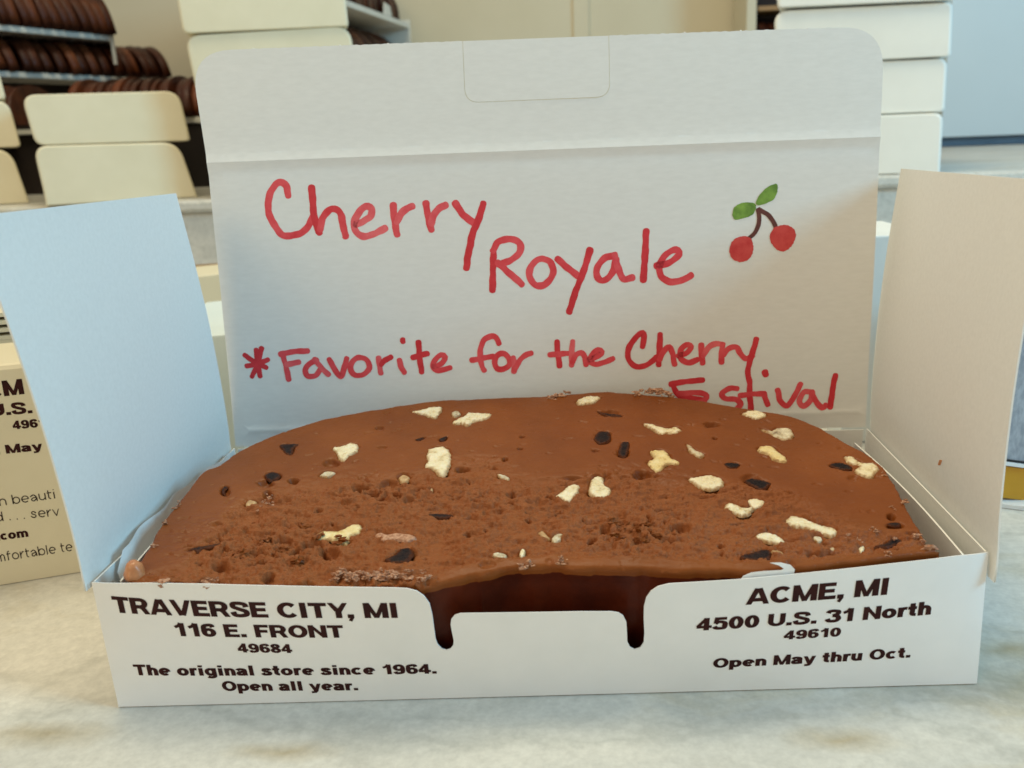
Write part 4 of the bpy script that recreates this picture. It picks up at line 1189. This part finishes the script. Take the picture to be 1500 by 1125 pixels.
# crumbs clinging to the cut edges
def crumb_cluster(spots, size, m, lift=0.0, name='crumb'):
    g = Geo()
    for (px, py) in spots:
        u, v = fud_uv(px, py)
        for _ in range(6):
            r = size * 0.55 * math.exp(random.gauss(-0.35, 0.5))
            c = fud_top(u + random.uniform(-1, 1) * size * 1.6, v + random.uniform(-1, 1) * size * 1.7, lift + random.uniform(-0.0003, 0.0006))
            bm = bmesh.new(); bmesh.ops.create_icosphere(bm, subdivisions=2, radius=1.0)
            VV = np.array([w.co[:] for w in bm.verts])
            nz = fbm(VV * 1.3 + random.uniform(0, 50), 4, 0.8)
            sc = np.array([random.uniform(0.8, 2.2), random.uniform(0.5, 1.2), random.uniform(0.4, 1.0)])
            VV = VV * np.clip(1 + 1.5 * nz, 0.25, 2.2)[:, None] * sc * r
            g.add(c + VV, [tuple(q.index for q in fa.verts) for fa in bm.faces], 0, False)
            bm.free()
    return g.build(name, m, fudge)
crumb_cluster([(493 + 5 * k, 846 - 6 * random.random() + (4 if k % 3 == 0 else 0)) for k in range(9)], 0.0006, M_crumb, 0.0003)
crumb_cluster([(536 + 6 * k, 842 + 7 * random.random()) for k in range(10)], 0.00065, M_crumb, 0.0002)
crumb_cluster([(598, 838), (620, 838), (626, 848), (618, 852), (608, 848)], 0.0005, M_crumb, 0.0002)
crumb_cluster([(815, 581), (822, 578), (830, 577), (808, 582)], 0.0007, M_crumb, 0.0001)
crumb_cluster([(930, 578), (940, 576), (950, 574), (960, 575), (968, 577), (976, 580)], 0.0009, M_crumb, 0.0002)
crumb_cluster([(820, 823), (826, 825), (768, 830), (777, 828)], 0.0005, M_crumb, 0.0003)
crumb_cluster([(298, 853), (306, 857), (315, 852), (240, 857)], 0.0006, M_crumb, 0.0003)
crumb_cluster([(257, 744), (264, 737), (241, 767), (228, 800)], 0.0004, M_crumb, 0.0001)
crumb_cluster([(1341, 785), (1350, 794), (1358, 802), (1296, 695), (1324, 738), (1308, 745)], 0.0005, M_crumb, 0.0001)
crumb_cluster([(1286, 780), (1258, 792), (1275, 775), (1240, 785), (1300, 812), (1312, 790)], 0.00035, M_crumb, 0.0001)
inclusion('fudge_flake', tr([(240, 625), (262, 612), (300, 622), (350, 616), (410, 622), (438, 640), (405, 655), (340, 650), (290, 652), (250, 642)], *cb), M_crumb, 0.0010, 0.5, 1300, 0.0006, 91)
crumb_cluster([(394, 728), (388, 735), (396, 739), (380, 745)], 0.0005, M_crumb, -0.0002)
crumb_cluster([(898, 762), (915, 770), (930, 775), (948, 768), (962, 780), (905, 785), (940, 790)], 0.0007, M_fudge, -0.0003)
crumb_cluster([(440, 770), (470, 785), (500, 790), (410, 805), (390, 790), (350, 810), (440, 815)], 0.0008, M_fudge, -0.0004)
# a chunk of nut sticking out of the left end
bm = bmesh.new(); bmesh.ops.create_icosphere(bm, subdivisions=3, radius=1.0)
VV = np.array([w.co[:] for w in bm.verts])
VV = VV * (1 + 0.35 * fbm(VV * 1.2 + 4, 3))[:, None]
VV[:, 0] *= 1 - 0.25 * VV[:, 2]
cc = fud_top(*fud_uv(198, 840), 0.0004)
mesh_obj('nut_chunk', cc + VV * (0.0021, 0.0022, 0.0030), [tuple(q.index for q in fa.verts) for fa in bm.faces], M_orange, fudge, True)
bm.free()

# ------------------------------------------------------------------ wax paper liner under the slab
liner = thing('wax_paper_liner', (-0.08, 0.04, 0.001), 'crumpled white wax paper liner between fudge and left wall of the box', 'paper liner')
g = Geo()
nu, nv = 40, 26
Vw = []
for j in range(nv + 1):
    y = 0.004 + (0.078 - 0.004) * j / nv
    xw = BL[0] + (FL[0] - BL[0]) * (1 - y / 0.088)
    for i in range(nu + 1):
        s = i / nu
        topz = 0.0352 + 0.0018 * math.sin(3.2 * j / nv + 0.3) - (0.004 if j < 1 else 0)
        if s < 0.35:
            q = s / 0.35
            x, z = xw + 0.0016 + 0.0044 * q, topz * (1 - q) + 0.0025 * q
        else:
            q = (s - 0.35) / 0.65
            x, z = xw + 0.006 + 0.05 * q, 0.0025 - 0.0016 * min(1, q * 4)
        x += 0.0007 * math.sin(j * 0.9 + s * 6) * (1 - s)
        Vw.append((x, y, z))
g.add(Vw, [(j * (nu + 1) + i, j * (nu + 1) + i + 1, (j + 1) * (nu + 1) + i + 1, (j + 1) * (nu + 1) + i) for j in range(nv) for i in range(nu)], 0, True)
g.build('paper_sheet', M_wax, liner)
g = Geo()
# the corner that peeks over the front wall
pk = [(1086, 852), (1090, 846.5), (1102, 841.5), (1120, 839.5), (1146, 838), (1150, 836), (1143, 832), (1130, 829), (1146, 828.5), (1160, 831), (1166, 837), (1164, 846)]
pk3 = [front_uv(*p) for p in pk]
def peek_map(x, z, off):
    p = front_map(x, z, off)
    return p + np.array([0, 0.0009 + 0.0012 * max(0, (z - 0.0345) / 0.003), 0])
v, f, sm = sheet_geo(pk3[::-1] if False else pk3, peek_map, 0.00012, 0.002, None, 0.0008)
g.add(v, f, 0, sm)
g.build('torn_corner', M_wax, liner)

# ------------------------------------------------------------------ boxes standing on the ledge
def carton(px, y, depth, m, label, group, name='white_carton', foot=False):
    c = sum(aty(*p, y) for p in px) / len(px)
    d = c - CAM; d[2] = 0; d /= np.linalg.norm(d)
    d = d * 0.93 + np.array([0, 0.07, 0])
    P = [hit(*p, c, d) for p in px]
    if foot:
        zm = min(p[2] for p in P)
        P = [np.array([p[0], p[1], LEDGE_Z + 0.0003]) if p[2] < zm + 0.004 else p for p in P]
    v, f = prism(P, d * depth, 0.0018)
    o = mesh_obj(name, v, f, m, None, False)
    return tag(o, label, 'box', group)
def cv(pts): return [tuple(p) for p in pts]
GL = 'white cartons stacked on the ledge'
yL = LEDGE_Y + 0.006
upA = rounded([(30, 139), (262, 133), (279, 206), (52, 213)], [22, 22, 5, 14], 6)
upB = rounded([(48, 214), (260, 208), (289, 282), (65, 287.5)], [22, 24, 2, 2], 6)
carton(upA, yL + 0.002, 0.16, M_cream, 'upper cream carton of the pair just left of the open lid', GL)
carton(upB, yL, 0.16, M_cream, 'lower cream carton of the pair just left of the open lid, resting on ledge', GL, foot=True)
carton(rounded([(-190, 153), (12, 147), (31, 215), (-170, 222)], [20, 20, 6, 6], 6), yL + 0.004, 0.16, M_cream, 'middle cream carton of the stack cut by the left picture edge', GL)
carton(rounded([(-185, 226), (14, 218), (42, 288), (-165, 295)], [20, 24, 2, 2], 6), yL + 0.001, 0.16, M_cream, 'lowest cream carton of the stack cut by the left picture edge', GL, foot=True)
carton(rounded([(-190, 90), (-6, 88), (9, 145), (-180, 151)], [20, 16, 5, 6], 6), yL + 0.007, 0.16, M_cream, 'topmost cream carton of the stack cut by the left picture edge', GL)
carton(rounded([(250, -52), (500, -62), (511, 38), (268, 49)], [6, 6, 4, 10], 6), yL + 0.001, 0.16, M_cream, 'cream carton at the top of the stack behind the lid corner', GL)
carton(rounded([(270, 52), (512, 37), (526, 120), (287, 132)], [22, 24, 5, 6], 6), yL + 0.004, 0.16, M_cream, 'cream carton with rounded corners peeking above the left lid corner', GL)
carton(rounded([(290, 133), (520, 121), (534, 200), (305, 210)], [16, 16, 4, 4], 6), yL + 0.004, 0.16, M_cream, 'cream carton hidden behind the lid in the middle of its stack', GL)
carton(rounded([(305, 211), (534, 201), (546, 266), (318, 276)], [16, 16, 2, 2], 6), yL + 0.004, 0.16, M_cream, 'cream carton hidden behind the lid at the foot of its stack', GL, foot=True)
GR = 'white cartons stacked at the right'
carton(rounded([(1130, -75), (1396, -86), (1398, -1), (1139, 11)], [8, 8, 4, 4], 6), yL, 0.16, M_white, 'white carton topmost of the right stack with bottom edge just in view', GR)
carton(rounded([(1131, 16), (1396, 2.5), (1393, 82), (1142, 95)], [26, 10, 5, 4], 6), yL + 0.003, 0.16, M_white, 'white carton second from top in the right stack above the lid corner', GR)
carton(rounded([(1140, 96), (1388, 85), (1384, 163), (1150, 173)], [14, 14, 6, 6], 6), yL + 0.005, 0.16, M_white, 'white carton second from bottom in the stack beside the blue-tinted wall panel', GR)
carton(rounded([(1150, 175), (1382, 165.5), (1378, 244.5), (1158, 253)], [12, 14, 3, 3], 6), yL, 0.16, M_white, 'white carton at the foot of the right stack, standing on the ledge', GR, foot=True)

# ------------------------------------------------------------------ racks of dark fudge slices
def slice_mesh(w, h, t):
    pts = [(-w / 2, 0)] + [(-w / 2 * math.cos(a) * (1.0), h * (0.25 + 0.75 * math.sin(a))) for a in np.linspace(0, math.pi, 15)] + [(w / 2, 0)]
    P = [np.array([-t / 2, x, z]) for x, z in pts]
    v, f = prism(P, (t, 0, 0), 0.0022)
    me = bpy.data.meshes.new('fudge_slice')
    me.from_pydata([tuple(p) for p in v], [], f)
    me.materials.append(M_slice)
    me.polygons.foreach_set('use_smooth', [len(p.vertices) == 4 for p in me.polygons])
    return me
SL = slice_mesh(0.085, 0.036, 0.0088)
SLBIG = slice_mesh(0.085, 0.046, 0.0088)
def slice_row(a, b, n, label, group, lab_first=None, lab_last=None, me=None, lean=0.22, yawadd=0.0, deep=None):
    a, b = np.asarray(a, float), np.asarray(b, float)
    yaw = math.atan2(b[1] - a[1], b[0] - a[0]) + yawadd
    if deep is not None: yaw = math.atan2(deep[1], deep[0]) - math.pi / 2 + 0.30
    for i in range(n):
        o = bpy.data.objects.new('fudge_slice', me or SL)
        COL.objects.link(o)
        p = a + (b - a) * (i + 0.5) / n
        ln_ = lean + random.uniform(-0.06, 0.06)
        o.location = p + np.array([0, random.uniform(-0.002, 0.002), 0.0012])
        o.rotation_euler = (random.uniform(-0.02, 0.02), -ln_, yaw + random.uniform(-0.06, 0.06))
        s = random.uniform(0.94, 1.04)
        o.scale = (1.0, s, s)
        tag(o, (lab_first if i == 0 and lab_first else lab_last if i == n - 1 and lab_last else label), 'fudge slice', group)

# left rack: two tiers stepping up behind the cartons, a third low tier
ra = aty(0, 36, 0.70); rz1 = ra[2]
rb = atz(160, 52, rz1)
rackL = thing('display_rack', (ra[0] - 0.1, ra[1] + 0.08, LEDGE_Z), 'white tiered display rack of dark fudge slices at upper left', 'display rack')
def shelf(parent, a, b, depth, thick, m=M_shelfwhite, name='shelf', deep=None):
    a, b = np.asarray(a, float), np.asarray(b, float)
    d = (b - a) / np.linalg.norm(b - a)
    n = np.array([-d[1], d[0], 0]) * depth if deep is None else np.asarray(deep) * depth
    v, f = prism([a, b, b + n, a + n], (0, 0, -thick))
    return mesh_obj(name, v, f, m, parent)
d1 = (rb - ra) / np.linalg.norm(rb - ra)
a1, b1 = ra - d1 * 0.12, rb
nrm1 = b1 - CAM; nrm1[2] = 0; nrm1 /= np.linalg.norm(nrm1)
shelf(rackL, a1, b1, 0.10, 0.005, deep=nrm1)
ra2 = aty(0, 104, 0.70); rz2 = ra2[2]
rb2 = atz(178, 120, rz2)
a2 = ra2 - d1 * 0.12
shelf(rackL, a2, a2 + d1 * np.linalg.norm(rb2 - a2), 0.10, 0.005, deep=nrm1)
b2 = a2 + d1 * np.linalg.norm(rb2 - a2)
a3 = np.array([a2[0], a2[1], LEDGE_Z + 0.008]); b3 = np.array([b2[0] + 0.11, b2[1] + 0.03, LEDGE_Z + 0.008])
# back boards and the white end cheek
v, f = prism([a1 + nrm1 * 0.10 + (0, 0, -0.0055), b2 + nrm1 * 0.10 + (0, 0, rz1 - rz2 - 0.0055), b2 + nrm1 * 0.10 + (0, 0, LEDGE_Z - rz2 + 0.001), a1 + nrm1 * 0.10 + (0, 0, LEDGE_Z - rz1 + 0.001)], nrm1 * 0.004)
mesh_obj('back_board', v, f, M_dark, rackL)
def cheek(b, zlo, zhi, dep=0.10, th=0.005):
    p = b + d1 * 0.0006
    q = p + nrm1 * dep
    top_in = q + (0, 0, zhi)
    v, f = prism([p + (0, 0, zlo), p + (0, 0, zhi * 0.2), p + nrm1 * 0.03 + (0, 0, zhi), top_in, q + (0, 0, zlo)], d1 * th)
    mesh_obj('end_panel', v, f, M_shelfwhite, rackL)
cheek(b1, -(rz1 - rz2) + 0.012, 0.022)
cheek(b2, -(rz2 - LEDGE_Z) + 0.001, 0.014)
G1 = 'dark fudge slices on the left rack'
slice_row(a1 + nrm1 * 0.045, b1 + nrm1 * 0.045 - d1 * 0.004, 21, 'dark brown fudge slice on the top tier at upper left', G1, None, 'rightmost dark fudge slice on the top tier at upper left', SLBIG, 0.25, deep=nrm1)
slice_row(a2 + nrm1 * 0.045, b2 + nrm1 * 0.045 - d1 * 0.004, 23, 'dark maroon fudge slice on the second tier at upper left', G1, None, 'rightmost dark fudge slice on the second tier at upper left', SL, 0.25, deep=nrm1)
t3a, t3b = aty(112, 178, 0.655), aty(420, 166, 0.655)
zt = (t3a[2] + t3b[2]) / 2
tray = thing('slice_tray', (t3a[0] + 0.08, 0.69, zt - 0.006), 'low white tray of fudge slices behind the cream carton pair', 'tray')
shelf(tray, (t3a[0] - 0.02, 0.65, zt), (t3b[0], 0.65, zt), 0.085, 0.005, name='tray_floor')
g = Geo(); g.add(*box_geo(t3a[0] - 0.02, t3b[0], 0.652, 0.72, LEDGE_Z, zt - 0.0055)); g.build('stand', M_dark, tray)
slice_row((t3a[0], 0.69, zt), (t3b[0], 0.69, zt), 24, 'brown fudge slice in the low tray behind the cream carton pair', 'fudge slices in the low tray', None, None, SL, 0.2)
slice_row(aty(-60, 192, 0.66), aty(64, 186, 0.66), 9, 'dark fudge slice in the gap between the left carton stacks', 'fudge slices low behind the left cartons', None, None, SL, 0.2)
lt0, lt1 = aty(-70, 193, 0.62), aty(70, 186, 0.62)
low = thing('slice_tray', (lt0[0] + 0.05, 0.66, LEDGE_Z), 'low white tray in the dark gap between the left carton stacks', 'tray')
zz = (lt0[2] + lt1[2]) / 2
shelf(low, (lt0[0], 0.62, zz - 0.001), (lt1[0], 0.62, zz - 0.001), 0.028, 0.004, name='tray_floor')
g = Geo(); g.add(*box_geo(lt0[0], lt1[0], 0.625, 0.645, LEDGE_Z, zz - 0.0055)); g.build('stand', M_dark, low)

# centre rack: its shelf runs away towards the wall
ce = aty(598, 34, 0.985); cz = ce[2]
cs = atz(470, -14, cz)
rackC = thing('display_rack', (ce[0] - 0.06, 0.9, LEDGE_Z), 'white slatted rack of fudge slices behind the cream carton stack by the lid', 'display rack')
dc = (ce - cs) / np.linalg.norm(ce - cs); nc = np.array([-dc[1], dc[0], 0])
shelf(rackC, cs, ce, 0.13, 0.0055)
cz2 = cz - 0.058
shelf(rackC, cs + (0, 0, -0.058), ce + (0, 0, -0.058), 0.13, 0.0055)
v, f = prism([ce + nc * -0.001 + (0, 0, 0.004 - cz + cz), ce + nc * 0.13 + (0, 0, 0.004), ce + nc * 0.13 + (0, 0, LEDGE_Z - cz + 0.001), ce + (0, 0, LEDGE_Z - cz + 0.001)], dc * 0.005)
mesh_obj('end_panel', v, f, M_shelfwhite, rackC)
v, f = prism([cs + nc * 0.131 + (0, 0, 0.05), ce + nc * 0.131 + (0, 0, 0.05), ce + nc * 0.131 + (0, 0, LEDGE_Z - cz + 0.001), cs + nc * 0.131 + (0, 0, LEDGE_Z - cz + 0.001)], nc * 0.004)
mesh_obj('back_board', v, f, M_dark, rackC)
slice_row(cs + nc * 0.05 + dc * 0.01, ce + nc * 0.05 - dc * 0.006, int(np.linalg.norm(ce - cs) / 0.0085), 'dark fudge slice on the upper shelf of the rack above the lid', 'fudge slices on the centre rack', None, None, SLBIG, 0.2)
slice_row(cs + nc * 0.05 + dc * 0.01 + (0, 0, -0.058), ce + nc * 0.05 - dc * 0.012 + (0, 0, -0.058), int(np.linalg.norm(ce - cs) / 0.009), 'dark fudge slice on the shaded lower shelf of the rack above the lid', 'fudge slices on the centre rack', None, None, SLBIG, 0.2)
ps = cs + (ce - cs) * 0.66
v, f = prism([ps + (0, 0, 0.0004) - nc * 0.0002, ps + dc * 0.03 + (0, 0, 0.0004) - nc * 0.0002, ps + dc * 0.026 + (0, 0, 0.011), ps + dc * 0.006 + (0, 0, 0.013)], nc * 0.0008)
tag(mesh_obj('price_card', v, f, M_shelfwhite), 'small pale card standing on the shelf in front of fudge slices', 'card')

# right rack beside the white stack
qa, qb = aty(1094, 20, 0.93), aty(1175, 20, 0.93)
rackR = thing('display_rack', ((qa[0] + qb[0]) / 2, 0.95, LEDGE_Z), 'dark rack with beige edge partly hidden by the right carton stack', 'display rack')
pl = [aty(1096, -70, 0.93), aty(1110, -70, 0.93), np.array([aty(1110, 20, 0.93)[0], 0.93, LEDGE_Z + 0.001]), np.array([aty(1096, 20, 0.93)[0], 0.93, LEDGE_Z + 0.001])]
v, f = prism(pl, (0, 0.08, 0)); mesh_obj('end_panel', v, f, M_wall, rackR)
x1 = aty(1112, 20, 0.93)[0]
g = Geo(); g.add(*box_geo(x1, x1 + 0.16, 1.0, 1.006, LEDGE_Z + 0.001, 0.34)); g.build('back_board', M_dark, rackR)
z1 = aty(1112, 8, 0.93)[2]
shelf(rackR, (x1, 0.935, z1), (x1 + 0.16, 0.935, z1), 0.06, 0.005, M_wood)
z2 = z1 - 0.06
shelf(rackR, (x1, 0.935, z2), (x1 + 0.16, 0.935, z2), 0.06, 0.005, M_wood)
slice_row((x1 + 0.006, 0.965, z2), (x1 + 0.07, 0.965, z2), 7, 'dark fudge slice in the shadowy rack left of the right carton stack', 'fudge slices in the right rack', None, None, SLBIG, 0.1)

# ------------------------------------------------------------------ neighbours on the counter
# upright printed box at the left
p0, p1 = atz(0, 858, 0), atz(110, 840, 0)
dd = (p1 - p0) / np.linalg.norm(p1 - p0)
nn = np.array([dd[1], -dd[0], 0])
if nn[1] > 0: nn = -nn
def nb_uv(px, py):
    P = hit(px, py, p0, nn) - p0
    return np.array([P @ dd, P[2]])
htop = nb_uv(20, 533)[1]
ubox = thing('printed_box', (p0[0], p0[1] + 0.015, 0), 'closed cream candy box with maroon address print standing behind left flap', 'candy box')
g = Geo()
x0_, x1_ = -0.10, 0.040
nb_map = lambda u, v, off: p0 + dd * u + np.array([0, 0, 1]) * v + nn * off
prof = [(0, 0.0002), (0, htop - 0.0015), (-0.0006, htop - 0.0004), (-0.002, htop), (-0.034, htop), (-0.034, 0.0002)]
A0 = [p0 + dd * x0_ + nn * a + np.array([0, 0, b]) for a, b in prof]
g.add(*prism(A0, dd * (x1_ - x0_)), 0)
for s, l, r, c, bold in [('ACM', (-50, 587), (36, 577), 23, .036), ('U.S.', (-14, 610), (48, 605), 17.5, .036), ('4961', (19, 629), (66, 625), 12.5, .036), ('n May', (-14, 667), (63, 659), 13, .036),
                         ('on beauti', (-14, 743), (81, 730), 14, 0.0), ('d . . . serv', (-6, 764), (88, 755), 14, 0.0), ('.com', (-4, 792), (42, 786), 13, .036), ('omfortable te', (-16, 825), (107, 806.5), 14, 0.0)]:
    L, R = nb_uv(*l), nb_uv(*r)
    cap = nb_uv((l[0] + r[0]) / 2, (l[1] + r[1]) / 2 - c)[1] - nb_uv((l[0] + r[0]) / 2, (l[1] + r[1]) / 2)[1]
    put_text(g, s, L, R, cap, nb_map, 1 if bold > .01 else 2, bold, 1.0)
g.build('carton_body', [M_cream, M_text, M_text2], ubox)
# flattened cartons stacked behind it
fz = htop + 0.0002
q0 = hit(-10, 495, p0 - nn * 0.05, nn)
for k in range(4):
    zc = q0[2] - 0.001 + 0.0026 * k
    base = q0 * np.array([1, 1, 0]) - dd * (0.05 - 0.001 * k) + np.array([0, 0, zc])
    v, f = prism([base, base + dd * 0.075, base + dd * 0.075 - nn * 0.06, base - nn * 0.06], (0, 0, 0.0014))
    o = mesh_obj('flat_carton', v, f, M_cream)
    tag(o, 'flat folded carton in the small pile behind the printed box', 'carton', 'flat cartons piled behind the printed box')
v, f = prism([q0 * np.array([1, 1, 0]) - dd * 0.052, q0 * np.array([1, 1, 0]) + dd * 0.022, q0 * np.array([1, 1, 0]) + dd * 0.022 - nn * 0.058, q0 * np.array([1, 1, 0]) - dd * 0.052 - nn * 0.058], (0, 0, q0[2] - 0.0012))
tag(mesh_obj('carton_block', [np.array(w) + (0, 0, 0.0001) for w in v], f, M_cream), 'cream carton block under the pile of flat cartons at left edge', 'carton')

# boxes glimpsed between the left flap and the lid
def solid(name, px, y, depth, m, label, cat, zlow=None):
    P = [aty(*p, y) for p in px]
    if zlow is not None: P = [np.array([p[0], p[1], zlow if i >= 2 else p[2]]) for i, p in enumerate(P)]
    v, f = prism(P, (0, depth, 0), 0.0008)
    return tag(mesh_obj(name, v, f, m), label, cat)
solid('wooden_strip', [(210, 399), (345, 389), (345, 398), (210, 410)], 0.36, 0.02, M_wood, 'thin brown wooden strip glimpsed between the left flap and the lid', 'wooden strip', LEDGE_Z * 0 + 0.0005)
solid('cream_carton', [(190, 415), (352, 398), (352, 480), (190, 480)], 0.30, 0.05, M_cream, 'cream carton glimpsed between the left flap and the lid', 'box', 0.0002)
pA, pB = aty(296, 478, 0.17), aty(345, 440, 0.24)
zi = aty(315, 492, 0.15)[2]
solid('white_carton', [(180, 505), (360, 486), (360, 700), (180, 700)], 0.15, 0.09, M_bluelight_carton, 'low white carton with painted-in blue light behind the hinge of the left flap', 'box', 0.0002)
# box behind the right flap
solid('white_carton', [(1235, 347), (1360, 342), (1360, 600), (1235, 600)], 0.17, 0.05, M_white, 'white carton glimpsed between the lid and the right flap', 'box', 0.0002)
# package at the far right
pkg = thing('gift_carton', (0.2, 0.13, 0), 'grey woven carton with yellow foot at the far right edge', 'carton')
yp = 0.105
c0, c1 = aty(1455, 742, yp), aty(1700, 770, yp)
def pslab(name, ptop, pbot, y, dep, m, parent):
    a, b = aty(1450, ptop[0], y), aty(1650, ptop[1], y)
    c, d = aty(1650, pbot[1], y), aty(1450, pbot[0], y)
    v, f = prism([a, b, c, d], (0, dep, 0), 0.0005)
    return mesh_obj(name, v, f, m, parent)
pslab('body', (440, 466), (670.5, 696.5), yp, 0.05, M_grey, pkg)
pslab('trim', (671.5, 697.5), (673.5, 699.5), yp - 0.0008, 0.05, M_black, pkg)
pslab('ledge_band', (674, 700), (679, 705), yp - 0.0015, 0.05, M_out, pkg)
pslab('foot', (680, 706), (727, 753), yp, 0.05, M_yellow, pkg)
a = atz(1440, 737, 0.001); b = atz(1620, 760, 0.001)
v, f = prism([(a[0], a[1], 0.0002), (b[0], b[1], 0.0002), (b[0], b[1] + 0.08, 0.0002), (a[0], a[1] + 0.08, 0.0002)], (0, 0, 0.0014))
mesh_obj('base_card', v, f, M_out, pkg)
